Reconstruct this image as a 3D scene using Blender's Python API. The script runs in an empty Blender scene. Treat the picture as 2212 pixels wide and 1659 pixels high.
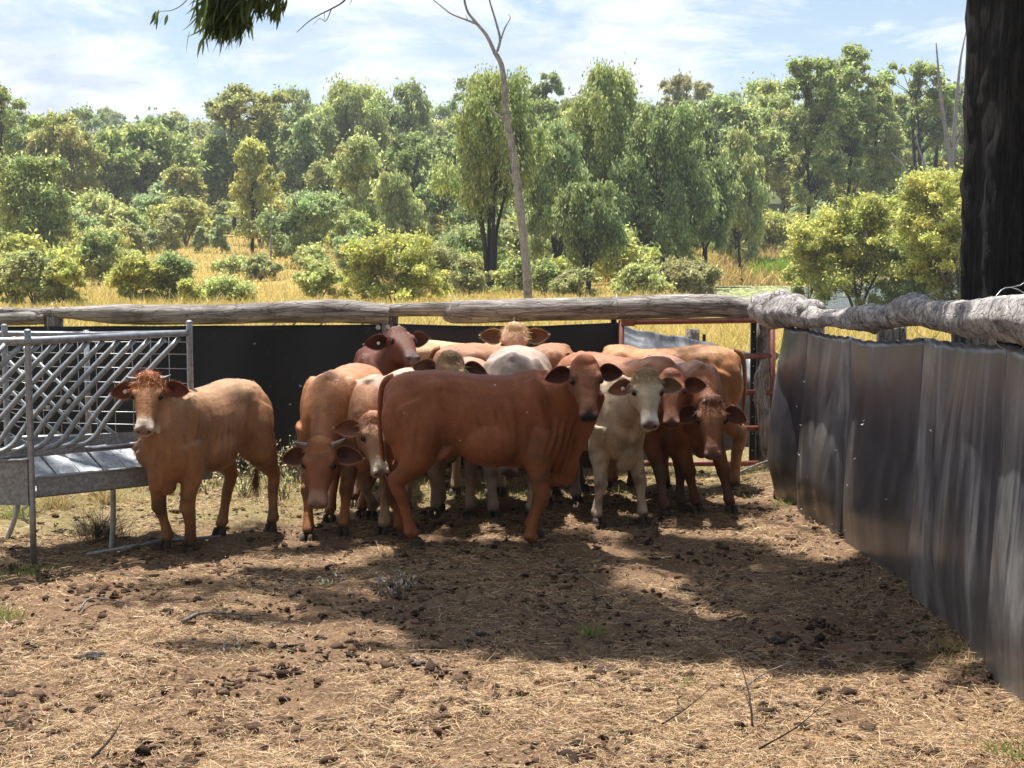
import bpy, math, random
import numpy as np
from mathutils import Vector, Matrix
R = math.radians
rng = np.random.default_rng(7)
random.seed(7)
C = bpy.context.scene.collection
# ------------------------------------------------------------------ camera
F_PX, W_PX, H_PX, HOR, EYE = 3300.0, 2212.0, 1659.0, 540.0, 1.8
PITCH = math.atan((H_PX/2-HOR)/F_PX)
cam = bpy.data.cameras.new('camera'); co = bpy.data.objects.new('camera', cam); C.objects.link(co)
co.location = (0, 0, EYE); co.rotation_euler = (math.pi/2-PITCH, 0, 0)
cam.sensor_width = 36; cam.lens = 36*F_PX/W_PX; cam.clip_start = .05; cam.clip_end = 4000
bpy.context.scene.camera = co
_f = Vector((0, math.cos(PITCH), -math.sin(PITCH))); _u = Vector((0, math.sin(PITCH), math.cos(PITCH)))
def ray(px, py):
    return _f*F_PX + Vector((1, 0, 0))*(px-W_PX/2) + _u*(H_PX/2-py)
def P(px, py, Y):
    r = ray(px, py); t = Y/r.y
    return Vector((0, 0, EYE)) + r*t
def G(px, py, z=0.0):
    r = ray(px, py); t = (z-EYE)/r.z
    return Vector((0, 0, EYE)) + r*t
# ------------------------------------------------------------------ helpers
def tag(o, label=None, cat=None, group=None, kind=None):
    if label: o['label'] = label
    if cat: o['category'] = cat
    if group: o['group'] = group
    if kind: o['kind'] = kind
    return o
def empty(name, loc=(0, 0, 0), rz=0.0):
    o = bpy.data.objects.new(name, None); C.objects.link(o); o.location = loc; o.rotation_euler = (0, 0, rz)
    o.empty_display_size = .1
    return o
def link(name, me, parent=None, world=True):
    o = bpy.data.objects.new(name, me); C.objects.link(o)
    if parent is not None:
        o.parent = parent
        if world:
            pm = Matrix.Translation(parent.location) @ parent.rotation_euler.to_matrix().to_4x4()
            if parent.parent is not None:
                q = parent.parent
                pm = Matrix.Translation(q.location) @ q.rotation_euler.to_matrix().to_4x4() @ parent.matrix_parent_inverse @ pm
            o.matrix_parent_inverse = pm.inverted()
    return o
def np_mesh(name, v, f, mat=None, col=None, smooth=False, mats=None, midx=None):
    """v (N,3) floats, f (M,k) ints with constant k"""
    me = bpy.data.meshes.new(name)
    v = np.asarray(v, dtype=np.float32); f = np.asarray(f, dtype=np.int32)
    k = f.shape[1]
    me.vertices.add(len(v)); me.vertices.foreach_set('co', v.ravel())
    me.loops.add(f.size); me.loops.foreach_set('vertex_index', f.ravel())
    me.polygons.add(len(f)); me.polygons.foreach_set('loop_start', np.arange(0, f.size, k, dtype=np.int32))
    try: me.polygons.foreach_set('loop_total', np.full(len(f), k, dtype=np.int32))
    except Exception: pass
    if smooth: me.polygons.foreach_set('use_smooth', np.ones(len(f), dtype=bool))
    for m in (mats or ([mat] if mat else [])): me.materials.append(m)
    if midx is not None: me.polygons.foreach_set('material_index', np.asarray(midx, dtype=np.int32))
    me.update(calc_edges=True)
    if col is not None:
        a = me.color_attributes.new('Col', 'FLOAT_COLOR', 'POINT')
        c = np.ones((len(v), 4), dtype=np.float32); c[:, :3] = col
        a.data.foreach_set('color', c.ravel())
    return me
class MB:
    def __init__(s): s.v = []; s.f = []; s.sm = []
    def add(s, vs, fs, smooth=True):
        n = len(s.v); s.v += [tuple(p) for p in vs]; s.f += [tuple(n+i for i in q) for q in fs]; s.sm += [smooth]*len(fs); return s
    def ring_loft(s, rings, cap=True, smooth=True, closed=True):
        n = len(rings[0]); vs = [p for r in rings for p in r]; fs = []
        for i in range(len(rings)-1):
            for j in range(n if closed else n-1):
                a = i*n+j; b = i*n+(j+1) % n
                fs.append((a, b, b+n, a+n))
        if cap:
            fs.append(tuple(reversed(range(n)))); fs.append(tuple((len(rings)-1)*n+j for j in range(n)))
        return s.add(vs, fs, smooth)
    def tube(s, pts, rad, n=10, cap=True, wob=0.0, seed=0, flat=1.0):
        pts = [Vector(p) for p in pts]; m = len(pts)
        if not hasattr(rad, '__len__'): rad = [rad]*m
        rr = random.Random(seed); rings = []; ref = None
        for i, p in enumerate(pts):
            t = (pts[min(i+1, m-1)]-pts[max(i-1, 0)]).normalized()
            if ref is None:
                ref = Vector((0, 0, 1)) if abs(t.z) < .9 else Vector((1, 0, 0))
            a = (ref - t*ref.dot(t)).normalized(); b = t.cross(a); ref = a
            rings.append([p + (a*math.cos(q)*flat+b*math.sin(q))*rad[i]*(1+wob*(rr.random()-.5)*2) for q in [2*math.pi*k/n for k in range(n)]])
        return s.ring_loft(rings, cap)
    def box(s, c, size, rot=None):
        x, y, z = [q/2 for q in size]; c = Vector(c)
        vs = [Vector((i*x, j*y, k*z)) for i in (-1, 1) for j in (-1, 1) for k in (-1, 1)]
        if rot is not None: vs = [rot @ v for v in vs]
        return s.add([c+v for v in vs], [(0, 1, 3, 2), (4, 6, 7, 5), (0, 4, 5, 1), (2, 3, 7, 6), (0, 2, 6, 4), (1, 5, 7, 3)], False)
    def ell(s, c, ax, n=14, m=9):
        """ellipsoid, ax = three vectors"""
        c = Vector(c); a, b, d = [Vector(q) for q in ax]; rings = []
        for i in range(1, m):
            th = math.pi*i/m
            rings.append([c + a*math.sin(th)*math.cos(2*math.pi*k/n)+b*math.sin(th)*math.sin(2*math.pi*k/n)+d*math.cos(th) for k in range(n)])
        vs = [p for r in rings for p in r]+[c+d, c-d]; fs = []
        for i in range(m-2):
            for j in range(n):
                a0 = i*n+j; b0 = i*n+(j+1) % n; fs.append((a0, b0, b0+n, a0+n))
        T = len(vs)-2
        for j in range(n):
            fs.append((T, (j+1) % n, j)); q = (m-2)*n; fs.append((T+1, q+j, q+(j+1) % n))
        return s.add(vs, fs)
    def mesh(s, name, mat=None):
        me = bpy.data.meshes.new(name); me.from_pydata(s.v, [], s.f)
        me.polygons.foreach_set('use_smooth', np.array(s.sm, dtype=bool))
        if mat: me.materials.append(mat)
        me.update(); return me
    def build(s, name, mat, parent=None):
        return link(name, s.mesh(name, mat), parent)
def sinnoise(x, y, scale, seed=0, octaves=4):
    r = np.random.default_rng(seed); x = np.asarray(x, float); y = np.asarray(y, float); out = np.zeros(np.broadcast(x, y).shape); amp = 1.0; k = 2*np.pi/scale; tot = 0
    for o in range(octaves):
        for j in range(5):
            a = r.uniform(0, 2*np.pi); kk = k*r.uniform(.6, 1.5); ph = r.uniform(0, 6.28)
            out = out + amp*np.sin(kk*(x*np.cos(a)+y*np.sin(a))+ph)*.4
        tot += amp; amp *= .55; k *= 2.1
    return out/tot
def sm(a, b, x):
    t = np.clip((np.asarray(x, float)-a)/(b-a), 0, 1); return t*t*(3-2*t)
# terrain height
_TY = np.array([-50, 30, 50, 70, 90, 110, 135, 150, 200, 300, 450, 600, 900, 2500])
_TL = np.array([0, 0, -.4, -.7, -.7, -.1, 1.2, 2.0, 4.5, 11, 24, 30, 26, 20])
_TR = np.array([0, 0, -.7, -1.2, -1.7, -1.7, 1.0, 2.4, 6.0, 13, 30, 36, 30, 20])
POND = -1.0
def gz(x, y):
    x = np.asarray(x, float); y = np.asarray(y, float)
    px = 1106+3300*x/np.maximum(y, 8)
    w = sm(1440, 1600, px+sinnoise(x, y, 40, 5, 2)*40)
    yy = y - np.clip((px-1750)/350, 0, 1.2)*60*sm(70, 130, y)
    z = np.interp(y, _TY, _TL)*(1-w)+np.interp(yy, _TY, _TR)*w
    z = z + sinnoise(x, y, 90, 3, 3)*np.clip((y-140)/200, 0, 1)*4
    z = z + sinnoise(x, y, 9, 4, 3)*.10*sm(14, 40, y)
    near = 1-sm(14, 20, y)
    z = z + sinnoise(x, y, 1.1, 6, 4)*.016*near - .020*sm(.30, .62, sinnoise(x, y, .26, 66, 2))*near*sm(13, 11.5, y)
    # low drift of soil at the foot of the right fence
    z = z + .05*np.exp(-((x-2.1)/.22)**2)*near
    return z
def gzf(x, y): return float(gz(x, y))
def on_ground(px, py, y0=14, y1=900):
    """world point where the pixel ray meets the terrain beyond y0"""
    ys = np.exp(np.linspace(math.log(y0), math.log(y1), 1500)); r = ray(px, py)
    xs = r.x/r.y*ys; zs = EYE + r.z/r.y*ys; g = gz(xs, ys); d = zs-g
    k = np.where(d < 0)[0]
    i = k[0] if len(k) else len(ys)-1
    return Vector((float(xs[i]), float(ys[i]), float(g[i])))
# ------------------------------------------------------------------ materials
def newmat(name):
    m = bpy.data.materials.new(name); m.use_nodes = True; nt = m.node_tree; b = nt.nodes['Principled BSDF']; return m, nt, b
def N(nt, t, **k):
    n = nt.nodes.new(t)
    for a, v in k.items(): setattr(n, a, v)
    return n
def ramp(nt, stops, fac):
    r = N(nt, 'ShaderNodeValToRGB'); el = r.color_ramp.elements
    while len(el) < len(stops): el.new(.5)
    for e, (p, c) in zip(el, stops): e.position = p; e.color = (*c, 1) if len(c) == 3 else c
    nt.links.new(fac, r.inputs[0]); return r
def noise(nt, vec, scale, detail=6, rough=.6, dist=0):
    n = N(nt, 'ShaderNodeTexNoise'); n.inputs['Scale'].default_value = scale; n.inputs['Detail'].default_value = detail
    n.inputs['Roughness'].default_value = rough; n.inputs['Distortion'].default_value = dist
    if vec is not None: nt.links.new(vec, n.inputs['Vector'])
    return n
def mapping(nt, vec, scale=(1, 1, 1), rot=(0, 0, 0), loc=(0, 0, 0)):
    n = N(nt, 'ShaderNodeMapping'); n.inputs['Scale'].default_value = scale; n.inputs['Rotation'].default_value = rot; n.inputs['Location'].default_value = loc
    nt.links.new(vec, n.inputs['Vector']); return n
def mixc(nt, fac, a, b, mode='MIX'):
    n = N(nt, 'ShaderNodeMix', data_type='RGBA', blend_type=mode)
    for s, v in ((n.inputs[0], fac), (n.inputs[6], a), (n.inputs[7], b)):
        if isinstance(v, (int, float)): s.default_value = v
        elif isinstance(v, tuple): s.default_value = (*v, 1)
        else: nt.links.new(v, s)
    return n.outputs[2]
def mth(nt, op, a, b=None, clamp=False):
    n = N(nt, 'ShaderNodeMath', operation=op); n.use_clamp = clamp
    for s, v in ((n.inputs[0], a), (n.inputs[1], b)):
        if v is None: continue
        if isinstance(v, (int, float)): s.default_value = v
        else: nt.links.new(v, s)
    return n.outputs[0]
def bump(nt, h, strength, dist, bsdf):
    n = N(nt, 'ShaderNodeBump'); n.inputs['Strength'].default_value = strength; n.inputs['Distance'].default_value = dist
    nt.links.new(h, n.inputs['Height']); nt.links.new(n.outputs[0], bsdf.inputs['Normal'])
def objco(nt): return N(nt, 'ShaderNodeTexCoord').outputs['Object']
def geop(nt): return N(nt, 'ShaderNodeNewGeometry').outputs['Position']

def mat_simple(name, c1, c2, scale=8, rough=.6, metal=0.0, bumps=.2, bd=.01, stretch=(1, 1, 1), spec=.5):
    m, nt, b = newmat(name); v = mapping(nt, geop(nt), stretch).outputs[0]
    n = noise(nt, v, scale, 8, .65); r = ramp(nt, [(.3, c1), (.7, c2)], n.outputs[0])
    nt.links.new(r.outputs[0], b.inputs['Base Color']); b.inputs['Roughness'].default_value = rough; b.inputs['Metallic'].default_value = metal
    b.inputs['Specular IOR Level'].default_value = spec
    if bumps: bump(nt, n.outputs[0], bumps, bd, b)
    return m
def mat_leaf(name, trans=.35, gain=1.0, rough=.5):
    m = bpy.data.materials.new(name); m.use_nodes = True; nt = m.node_tree; b = nt.nodes['Principled BSDF']
    a = N(nt, 'ShaderNodeAttribute', attribute_name='Col')
    nt.links.new(a.outputs[0], b.inputs['Base Color']); b.inputs['Roughness'].default_value = rough; b.inputs['Specular IOR Level'].default_value = .35
    t = N(nt, 'ShaderNodeBsdfTranslucent'); h = N(nt, 'ShaderNodeHueSaturation'); h.inputs['Value'].default_value = 1.25*gain; h.inputs['Saturation'].default_value = 1.1
    nt.links.new(a.outputs[0], h.inputs['Color']); nt.links.new(h.outputs[0], t.inputs[0])
    mx = N(nt, 'ShaderNodeMixShader'); mx.inputs[0].default_value = trans
    nt.links.new(b.outputs[0], mx.inputs[1]); nt.links.new(t.outputs[0], mx.inputs[2])
    nt.links.new(mx.outputs[0], nt.nodes['Material Output'].inputs[0]); return m
def mat_attr(name, rough=.7, spec=.3):
    m, nt, b = newmat(name); a = N(nt, 'ShaderNodeAttribute', attribute_name='Col')
    nt.links.new(a.outputs[0], b.inputs['Base Color']); b.inputs['Roughness'].default_value = rough; b.inputs['Specular IOR Level'].default_value = spec
    return m
M = {}
M['leaf'] = mat_leaf('leaf', .55, 1.3); M['straw'] = mat_leaf('straw', .2); M['blade'] = mat_leaf('blade', .45)
M['clod'] = mat_attr('clod', .9, .15)
M['galv'] = mat_simple('galvanised_steel', (.21, .22, .24), (.44, .455, .475), 30, .48, .6, .08, .003)
M['galvsheet'] = mat_simple('galvanised_sheet', (.16, .17, .185), (.42, .44, .47), 45, .60, .35, .05, .002)
M['rust'] = mat_simple('rust_red_paint', (.13, .035, .022), (.26, .085, .055), 25, .5, .1, .2, .003)
M['darksteel'] = mat_simple('dark_steel', (.012, .012, .014), (.03, .028, .027), 20, .6, .2, .2, .003)
M['washer'] = mat_simple('zinc_washer', (.3, .31, .31), (.5, .5, .5), 60, .4, .3, 0)
M['wire'] = mat_simple('wire', (.35, .36, .37), (.6, .6, .62), 60, .4, .8, 0)
def mat_wood(name, c1, c2, c3, stretch, rough=.85):
    m, nt, b = newmat(name); p = geop(nt)
    v = mapping(nt, p, stretch).outputs[0]
    n1 = noise(nt, v, 14, 10, .7, .6); n2 = noise(nt, p, 3.5, 5, .6)
    mus = ramp(nt, [(.30, c1), (.48, c2), (.72, c3)], n1.outputs[0])
    patch = ramp(nt, [(.32, (.42, .40, .39)), (.5, (1, 1, 1))], n2.outputs[0])
    c = mixc(nt, .75, mus.outputs[0], patch.outputs[0], 'MULTIPLY')
    nt.links.new(c, b.inputs['Base Color']); b.inputs['Roughness'].default_value = rough; b.inputs['Specular IOR Level'].default_value = .25
    v2 = mapping(nt, p, tuple(s*1.7 for s in stretch)).outputs[0]; n3 = noise(nt, v2, 18, 8, .75, 1.0)
    wv = mixc(nt, .12, mapping(nt, p, stretch).outputs[0], n2.outputs[1], 'ADD'); vo = N(nt, 'ShaderNodeTexVoronoi', feature='DISTANCE_TO_EDGE'); vo.inputs['Scale'].default_value = 16; nt.links.new(wv, vo.inputs['Vector'])
    ck = ramp(nt, [(.0, (.10, .09, .09)), (.06, (1, 1, 1))], vo.outputs[0]); nt.links.new(mixc(nt, .5, c, ck.outputs[0], 'MULTIPLY'), b.inputs['Base Color'])
    hh = mth(nt, 'ADD', n3.outputs[0], mth(nt, 'MULTIPLY', ck.outputs[0], .5))
    bump(nt, hh, .9, .02, b); return m
M['logx'] = mat_wood('weathered_log', (.07, .055, .05), (.30, .27, .25), (.66, .62, .58), (.16, 1.6, 1.6))
M['logy'] = mat_wood('gnarled_log', (.05, .042, .038), (.36, .335, .32), (.74, .71, .68), (1.2, .8, 1.2))
M['post'] = mat_wood('post_timber', (.05, .045, .04), (.26, .235, .215), (.52, .49, .46), (1.6, 1.6, .2))
M['barkg'] = mat_wood('grey_bark', (.05, .04, .035), (.16, .135, .12), (.34, .30, .27), (1.6, 1.6, .25))
M['barkd'] = mat_wood('dark_bark', (.008, .007, .006), (.03, .025, .022), (.09, .08, .07), (1.4, 1.4, .25))
M['char'] = mat_wood('charred_bark', (.003, .0027, .0025), (.012, .011, .010), (.055, .050, .046), (2.2, 2.2, .16))
M['deadgrey'] = mat_wood('dead_grey_wood', (.12, .11, .105), (.28, .26, .25), (.44, .42, .40), (1.6, 1.6, .25))
M['deadwood'] = mat_wood('dead_wood', (.12, .10, .09), (.30, .26, .235), (.48, .44, .41), (1.6, 1.6, .3))
def mat_belting():
    m, nt, b = newmat('rubber_belting'); p = geop(nt)
    v = mapping(nt, p, (1, .62, .13)).outputs[0]; n1 = noise(nt, v, 3.6, 9, .68, 1.4)
    v2 = mapping(nt, p, (1, .6, .45)).outputs[0]; n2 = noise(nt, v2, 1.7, 5, .6, .8)
    n3 = noise(nt, p, 4, 6, .6, 0)
    s = mth(nt, 'MULTIPLY', ramp(nt, [(.46, (0, 0, 0)), (.63, (1, 1, 1))], n1.outputs[0]).outputs[0], ramp(nt, [(.38, (.08, .08, .08)), (.58, (1, 1, 1))], n2.outputs[0]).outputs[0])
    base = ramp(nt, [(.3, (.026, .028, .036)), (.75, (.074, .078, .090))], n3.outputs[0])
    c = mixc(nt, mth(nt, 'MULTIPLY', s, .85), base.outputs[0], (.30, .30, .30))
    # dirt specks and splashed mud
    vo = N(nt, 'ShaderNodeTexNoise'); vo.inputs['Scale'].default_value = 60; vo.inputs['Detail'].default_value = 2; nt.links.new(mapping(nt, p, (1, 1, .6)).outputs[0], vo.inputs['Vector'])
    sp = ramp(nt, [(.70, (0, 0, 0)), (.74, (1, 1, 1))], vo.outputs[0])
    c = mixc(nt, mth(nt, 'MULTIPLY', sp.outputs[0], .5), c, (.35, .32, .28))
    sx = N(nt, 'ShaderNodeSeparateXYZ'); nt.links.new(p, sx.inputs[0])
    low = mth(nt, 'MULTIPLY', ramp(nt, [(0.05, (1, 1, 1)), (.5, (0, 0, 0))], sx.outputs[2]).outputs[0], mth(nt, 'ADD', n1.outputs[0], -.1))
    c = mixc(nt, mth(nt, 'MULTIPLY', low, .7), c, (.11, .08, .055))
    nt.links.new(c, b.inputs['Base Color'])
    rr = mth(nt, 'MULTIPLY_ADD', n3.outputs[0], .25); rr.node.inputs[2].default_value = .20
    nt.links.new(rr, b.inputs['Roughness']); b.inputs['Specular IOR Level'].default_value = .55
    bump(nt, n3.outputs[0], .10, .02, b); return m
M['belt'] = mat_belting()
def mat_belt_clean():
    m, nt, b = newmat('black_belting'); p = geop(nt)
    n3 = noise(nt, mapping(nt, p, (1, 1, .4)).outputs[0], 3, 8, .65, .4)
    base = ramp(nt, [(.3, (.010, .011, .016)), (.78, (.020, .021, .028))], n3.outputs[0])
    vo = N(nt, 'ShaderNodeTexNoise'); vo.inputs['Scale'].default_value = 22; vo.inputs['Detail'].default_value = 3; nt.links.new(mapping(nt, p, (1, 1, .5), (0, .5, 0)).outputs[0], vo.inputs['Vector'])
    sc = ramp(nt, [(.68, (0, 0, 0)), (.8, (1, 1, 1))], vo.outputs[0])
    c = mixc(nt, mth(nt, 'MULTIPLY', sc.outputs[0], .6), base.outputs[0], (.09, .085, .08))
    sx = N(nt, 'ShaderNodeSeparateXYZ'); nt.links.new(p, sx.inputs[0])
    low = mth(nt, 'MULTIPLY', ramp(nt, [(0.05, (1, 1, 1)), (.4, (0, 0, 0))], sx.outputs[2]).outputs[0], n3.outputs[0])
    c = mixc(nt, mth(nt, 'MULTIPLY', low, .8), c, (.09, .065, .045))
    nt.links.new(c, b.inputs['Base Color']); b.inputs['Roughness'].default_value = .62; b.inputs['Specular IOR Level'].default_value = .3
    bump(nt, n3.outputs[0], .15, .02, b); return m
M['beltc'] = mat_belt_clean()
def mat_coat():
    m, nt, b = newmat('short_hair_coat'); a = N(nt, 'ShaderNodeAttribute', attribute_name='Col'); p = objco(nt)
    n1 = noise(nt, p, 7, 6, .6, .4); n2 = noise(nt, p, 70, 4, .7); n3 = noise(nt, mapping(nt, p, (1, 1, .30)).outputs[0], 110, 5, .75, .5); n4 = noise(nt, mapping(nt, p, (1, 1, .4)).outputs[0], 24, 6, .7, .8)
    v = ramp(nt, [(.25, (.50, .45, .40)), (.75, (1.3, 1.28, 1.25))], n1.outputs[0])
    v2 = ramp(nt, [(.3, (.68, .66, .64)), (.7, (1.22, 1.22, 1.22))], mixc(nt, .5, n3.outputs[0], n4.outputs[0]))
    c = mixc(nt, .8, a.outputs[0], v.outputs[0], 'MULTIPLY'); c = mixc(nt, .8, c, v2.outputs[0], 'MULTIPLY')
    nt.links.new(c, b.inputs['Base Color']); b.inputs['Roughness'].default_value = .55; b.inputs['Specular IOR Level'].default_value = .24
    h = mth(nt, 'ADD', mth(nt, 'MULTIPLY', n3.outputs[0], .5), mth(nt, 'MULTIPLY', n2.outputs[0], .6))
    bump(nt, h, .6, .012, b); return m
M['coat'] = mat_coat()
M['eye'] = mat_simple('eye', (.006, .004, .003), (.014, .008, .005), 30, .08, 0, 0)
M['hoof'] = mat_simple('hoof', (.022, .016, .012), (.075, .052, .038), 30, .8, 0, .3, .002, (1, 1, 4))
M['horn'] = mat_simple('horn', (.07, .055, .05), (.28, .25, .22), 25, .45, 0, .1, .002)
M['tagw'] = mat_simple('ear_tag', (.6, .6, .56), (.85, .85, .8), 20, .4, 0, 0)
M['hair'] = mat_attr('hair', .42, .5)
# ------------------------------------------------------------------ ground sheet
def build_ground():
    ys = np.concatenate([np.arange(-6, 4, .5), np.arange(4, 13.2, .028), 13.2*np.exp(np.arange(0, math.log(2400/13.2), .022))])
    s = np.linspace(-1, 1, 420); s = s*(.55+.45*s*s)
    Y, S = np.meshgrid(ys, s, indexing='ij'); X = S*(6+.62*np.maximum(Y, 0))
    Z = gz(X, Y)
    near = (1-sm(12.6, 14, Y))
    Z = Z + near*(sinnoise(X, Y, .23, 11, 4)*.009+np.abs(sinnoise(X, Y, .09, 12, 3))*.008)
    v = np.stack([X, Y, Z], -1).reshape(-1, 3); a, b = Y.shape
    i = np.arange(a-1)[:, None]*b+np.arange(b-1)[None, :]
    f = np.stack([i, i+1, i+b+1, i+b], -1).reshape(-1, 4)
    m, nt, bs = newmat('ground_soil_and_grass'); p = geop(nt)
    sx = N(nt, 'ShaderNodeSeparateXYZ'); nt.links.new(p, sx.inputs[0])
    n1 = noise(nt, p, 2.6, 10, .65, .3); n2 = noise(nt, p, 16, 9, .75, .6); n3 = noise(nt, p, .35, 8, .6, .4); n4 = noise(nt, p, 70, 6, .7)
    dirt = ramp(nt, [(.28, (.05, .030, .020)), (.5, (.155, .090, .056)), (.72, (.27, .175, .11))], mixc(nt, .55, n1.outputs[0], n2.outputs[0]))
    litter = ramp(nt, [(.46, (0, 0, 0)), (.60, (1, 1, 1))], n4.outputs[0])
    dirt2 = mixc(nt, mth(nt, 'MULTIPLY', litter.outputs[0], .55), dirt.outputs[0], (.34, .245, .145))
    grassc = ramp(nt, [(.3, (.12, .10, .045)), (.5, (.22, .18, .085)), (.72, (.38, .29, .16))], n2.outputs[0])
    # green-ish back strip of the yard
    mk = mth(nt, 'ADD', mth(nt, 'MULTIPLY', mth(nt, 'ADD', sx.outputs[1], -10.3), .8), mth(nt, 'MULTIPLY', mth(nt, 'ADD', n1.outputs[0], -.5), 2.6))
    mk = mth(nt, 'SUBTRACT', mk, mth(nt, 'MULTIPLY', sx.outputs[0], .45), clamp=True)
    yard = mixc(nt, mk, dirt2, grassc.outputs[0])
    fld = ramp(nt, [(.25, (.14, .125, .04)), (.5, (.34, .25, .085)), (.75, (.46, .35, .135))], mixc(nt, .5, n3.outputs[0], n1.outputs[0]))
    fm = mth(nt, 'MULTIPLY', mth(nt, 'ADD', sx.outputs[1], -13.9), 3, clamp=True)
    far = mth(nt, 'DIVIDE', mth(nt, 'ADD', sx.outputs[1], -165), 60, clamp=True)
    fl2 = mixc(nt, far, fld.outputs[0], (.07, .085, .035))
    c = mixc(nt, fm, yard, fl2)
    nt.links.new(c, bs.inputs['Base Color']); bs.inputs['Roughness'].default_value = .95; bs.inputs['Specular IOR Level'].default_value = .1
    h = mth(nt, 'ADD', mth(nt, 'MULTIPLY', n2.outputs[0], .7), mth(nt, 'MULTIPLY', n4.outputs[0], .5))
    bump(nt, h, .9, .03, bs)
    o = link('ground', np_mesh('ground', v, f, m, smooth=True)); tag(o, kind='structure')
build_ground()
def build_water():
    m, nt, b = newmat('pond_water'); p = geop(nt)
    b.inputs['Base Color'].default_value = (.10, .12, .13, 1); b.inputs['Roughness'].default_value = .22; b.inputs['IOR'].default_value = 1.33; b.inputs['Specular IOR Level'].default_value = .8
    n = noise(nt, mapping(nt, p, (.6, .25, 1)).outputs[0], 3, 4, .6); bump(nt, n.outputs[0], 1.0, .6, b)
    mb = MB(); mb.add([(8, 55, POND), (200, 55, POND), (260, 260, POND), (20, 260, POND)], [(0, 1, 2, 3)], False)
    tag(mb.build('water', m), kind='structure')
    # floating leaf cover at the near left end
    n_ = 9000; r = np.random.default_rng(3)
    px = r.uniform(1500, 1790, n_); Y = r.uniform(84, 150, n_); X = (px-1106)/3300*Y
    k = (sinnoise(X, Y, 9, 8, 3) > -.55+np.clip((px-1690)/60, 0, 3)+np.clip((Y-118)/14, 0, 3)) & (gz(X, Y) < POND+.1); X = X[k]; Y = Y[k]; n_ = len(X)
    sz = r.uniform(.12, .34, n_); v = []; 
    ang = np.arange(6)*math.pi/3
    ring = np.stack([np.cos(ang), np.sin(ang)], -1)
    V = np.zeros((n_, 6, 3)); V[:, :, 0] = X[:, None]+ring[None, :, 0]*sz[:, None]; V[:, :, 1] = Y[:, None]+ring[None, :, 1]*sz[:, None]
    V[:, :, 2] = POND+.02+r.uniform(0, .05, n_)[:, None]+r.uniform(-.04, .04, (n_, 6))+.06
    col = np.repeat((np.array([.36, .38, .20])*r.uniform(.6, 1.5, (n_, 1))), 6, 0)
    o = link('lily_pads', np_mesh('lily_pads', V.reshape(-1, 3), np.arange(n_*6).reshape(-1, 6), M['leaf'], col))
    tag(o, 'pale floating lily leaves covering the near end of the pond', 'water plants', kind='stuff')
build_water()
# ------------------------------------------------------------------ scatter: straw, clods, grass
def ribbons(c, a, s, L, W, bend, col, segs=2):
    """n curved ribbons: c base (n,3), a unit dir, s unit side; returns verts, faces, cols"""
    n = len(c); k = segs+1; V = np.zeros((n, k, 2, 3)); up = np.array([0, 0, 1.0])
    for i in range(k):
        t = i/segs; p = c + a*(L*t)[:, None] + bend*(t*t*L)[:, None]
        w = W*(1-t*.75)*.5
        V[:, i, 0] = p-s*w[:, None]; V[:, i, 1] = p+s*w[:, None]
    idx = np.arange(n)[:, None, None]*k*2
    f = np.concatenate([np.stack([idx[:, 0, 0]+2*i, idx[:, 0, 0]+2*i+1, idx[:, 0, 0]+2*i+3, idx[:, 0, 0]+2*i+2], -1) for i in range(segs)])
    return V.reshape(-1, 3), f, np.repeat(col, k*2, 0)
def unit(v): return v/np.maximum(np.linalg.norm(v, axis=-1, keepdims=True), 1e-9)
def yard_pts(n, y0, y1, r, pw=1.5):
    Y = y0+(y1-y0)*r.random(n)**pw; X = r.uniform(-1, 1, n)*(.36*Y+.35)
    k = X < 2.15; return X[k], Y[k]
def build_straw():
    r = np.random.default_rng(21); X, Y = yard_pts(420000, 4.9, 12.4, r, 1.35)
    dens = .34+1.0*sinnoise(X, Y, 1.5, 31, 4)+.30*(1-sm(5.8, 7.2, Y))+.35*sm(-.6, 1.0, X)*(1-sm(6.2, 7, Y)); k = r.random(len(X)) < np.clip(dens, .10, 1); X = X[k]; Y = Y[k]; n = len(X)
    z = gz(X, Y)+.004+r.random(n)*.016
    th = r.uniform(0, 2*np.pi, n); tilt = r.normal(.04, .14, n)
    a = np.stack([np.cos(th)*np.cos(tilt), np.sin(th)*np.cos(tilt), np.sin(tilt)], -1); s = unit(np.cross(a, np.array([0, 0, 1.])+r.normal(0, .5, (n, 3))))
    L = np.clip(r.lognormal(-3.4, .6, n), .012, .18); W = r.uniform(.0012, .0034, n)*(1+.25*(Y-5)/3)
    base = np.array([[.54, .37, .20], [.38, .24, .14], [.66, .50, .30], [.22, .135, .085], [.33, .28, .13]])
    col = base[r.choice(5, n, p=[.32, .26, .16, .2, .06])]*r.uniform(.75, 1.2, (n, 1))
    bend = r.normal(0, .18, (n, 3)); bend[:, 2] = -abs(bend[:, 2])*.4
    v, f, c = ribbons(np.stack([X, Y, z], -1), a, s, L, W, bend, col)
    v[:, 2] = np.maximum(v[:, 2], gz(v[:, 0], v[:, 1])+.002)
    tag(link('straw_litter', np_mesh('straw_litter', v, f, M['straw'], c)), 'trampled pale straw and dry grass stalks littering the yard soil', 'straw', kind='stuff')
build_straw()
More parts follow.
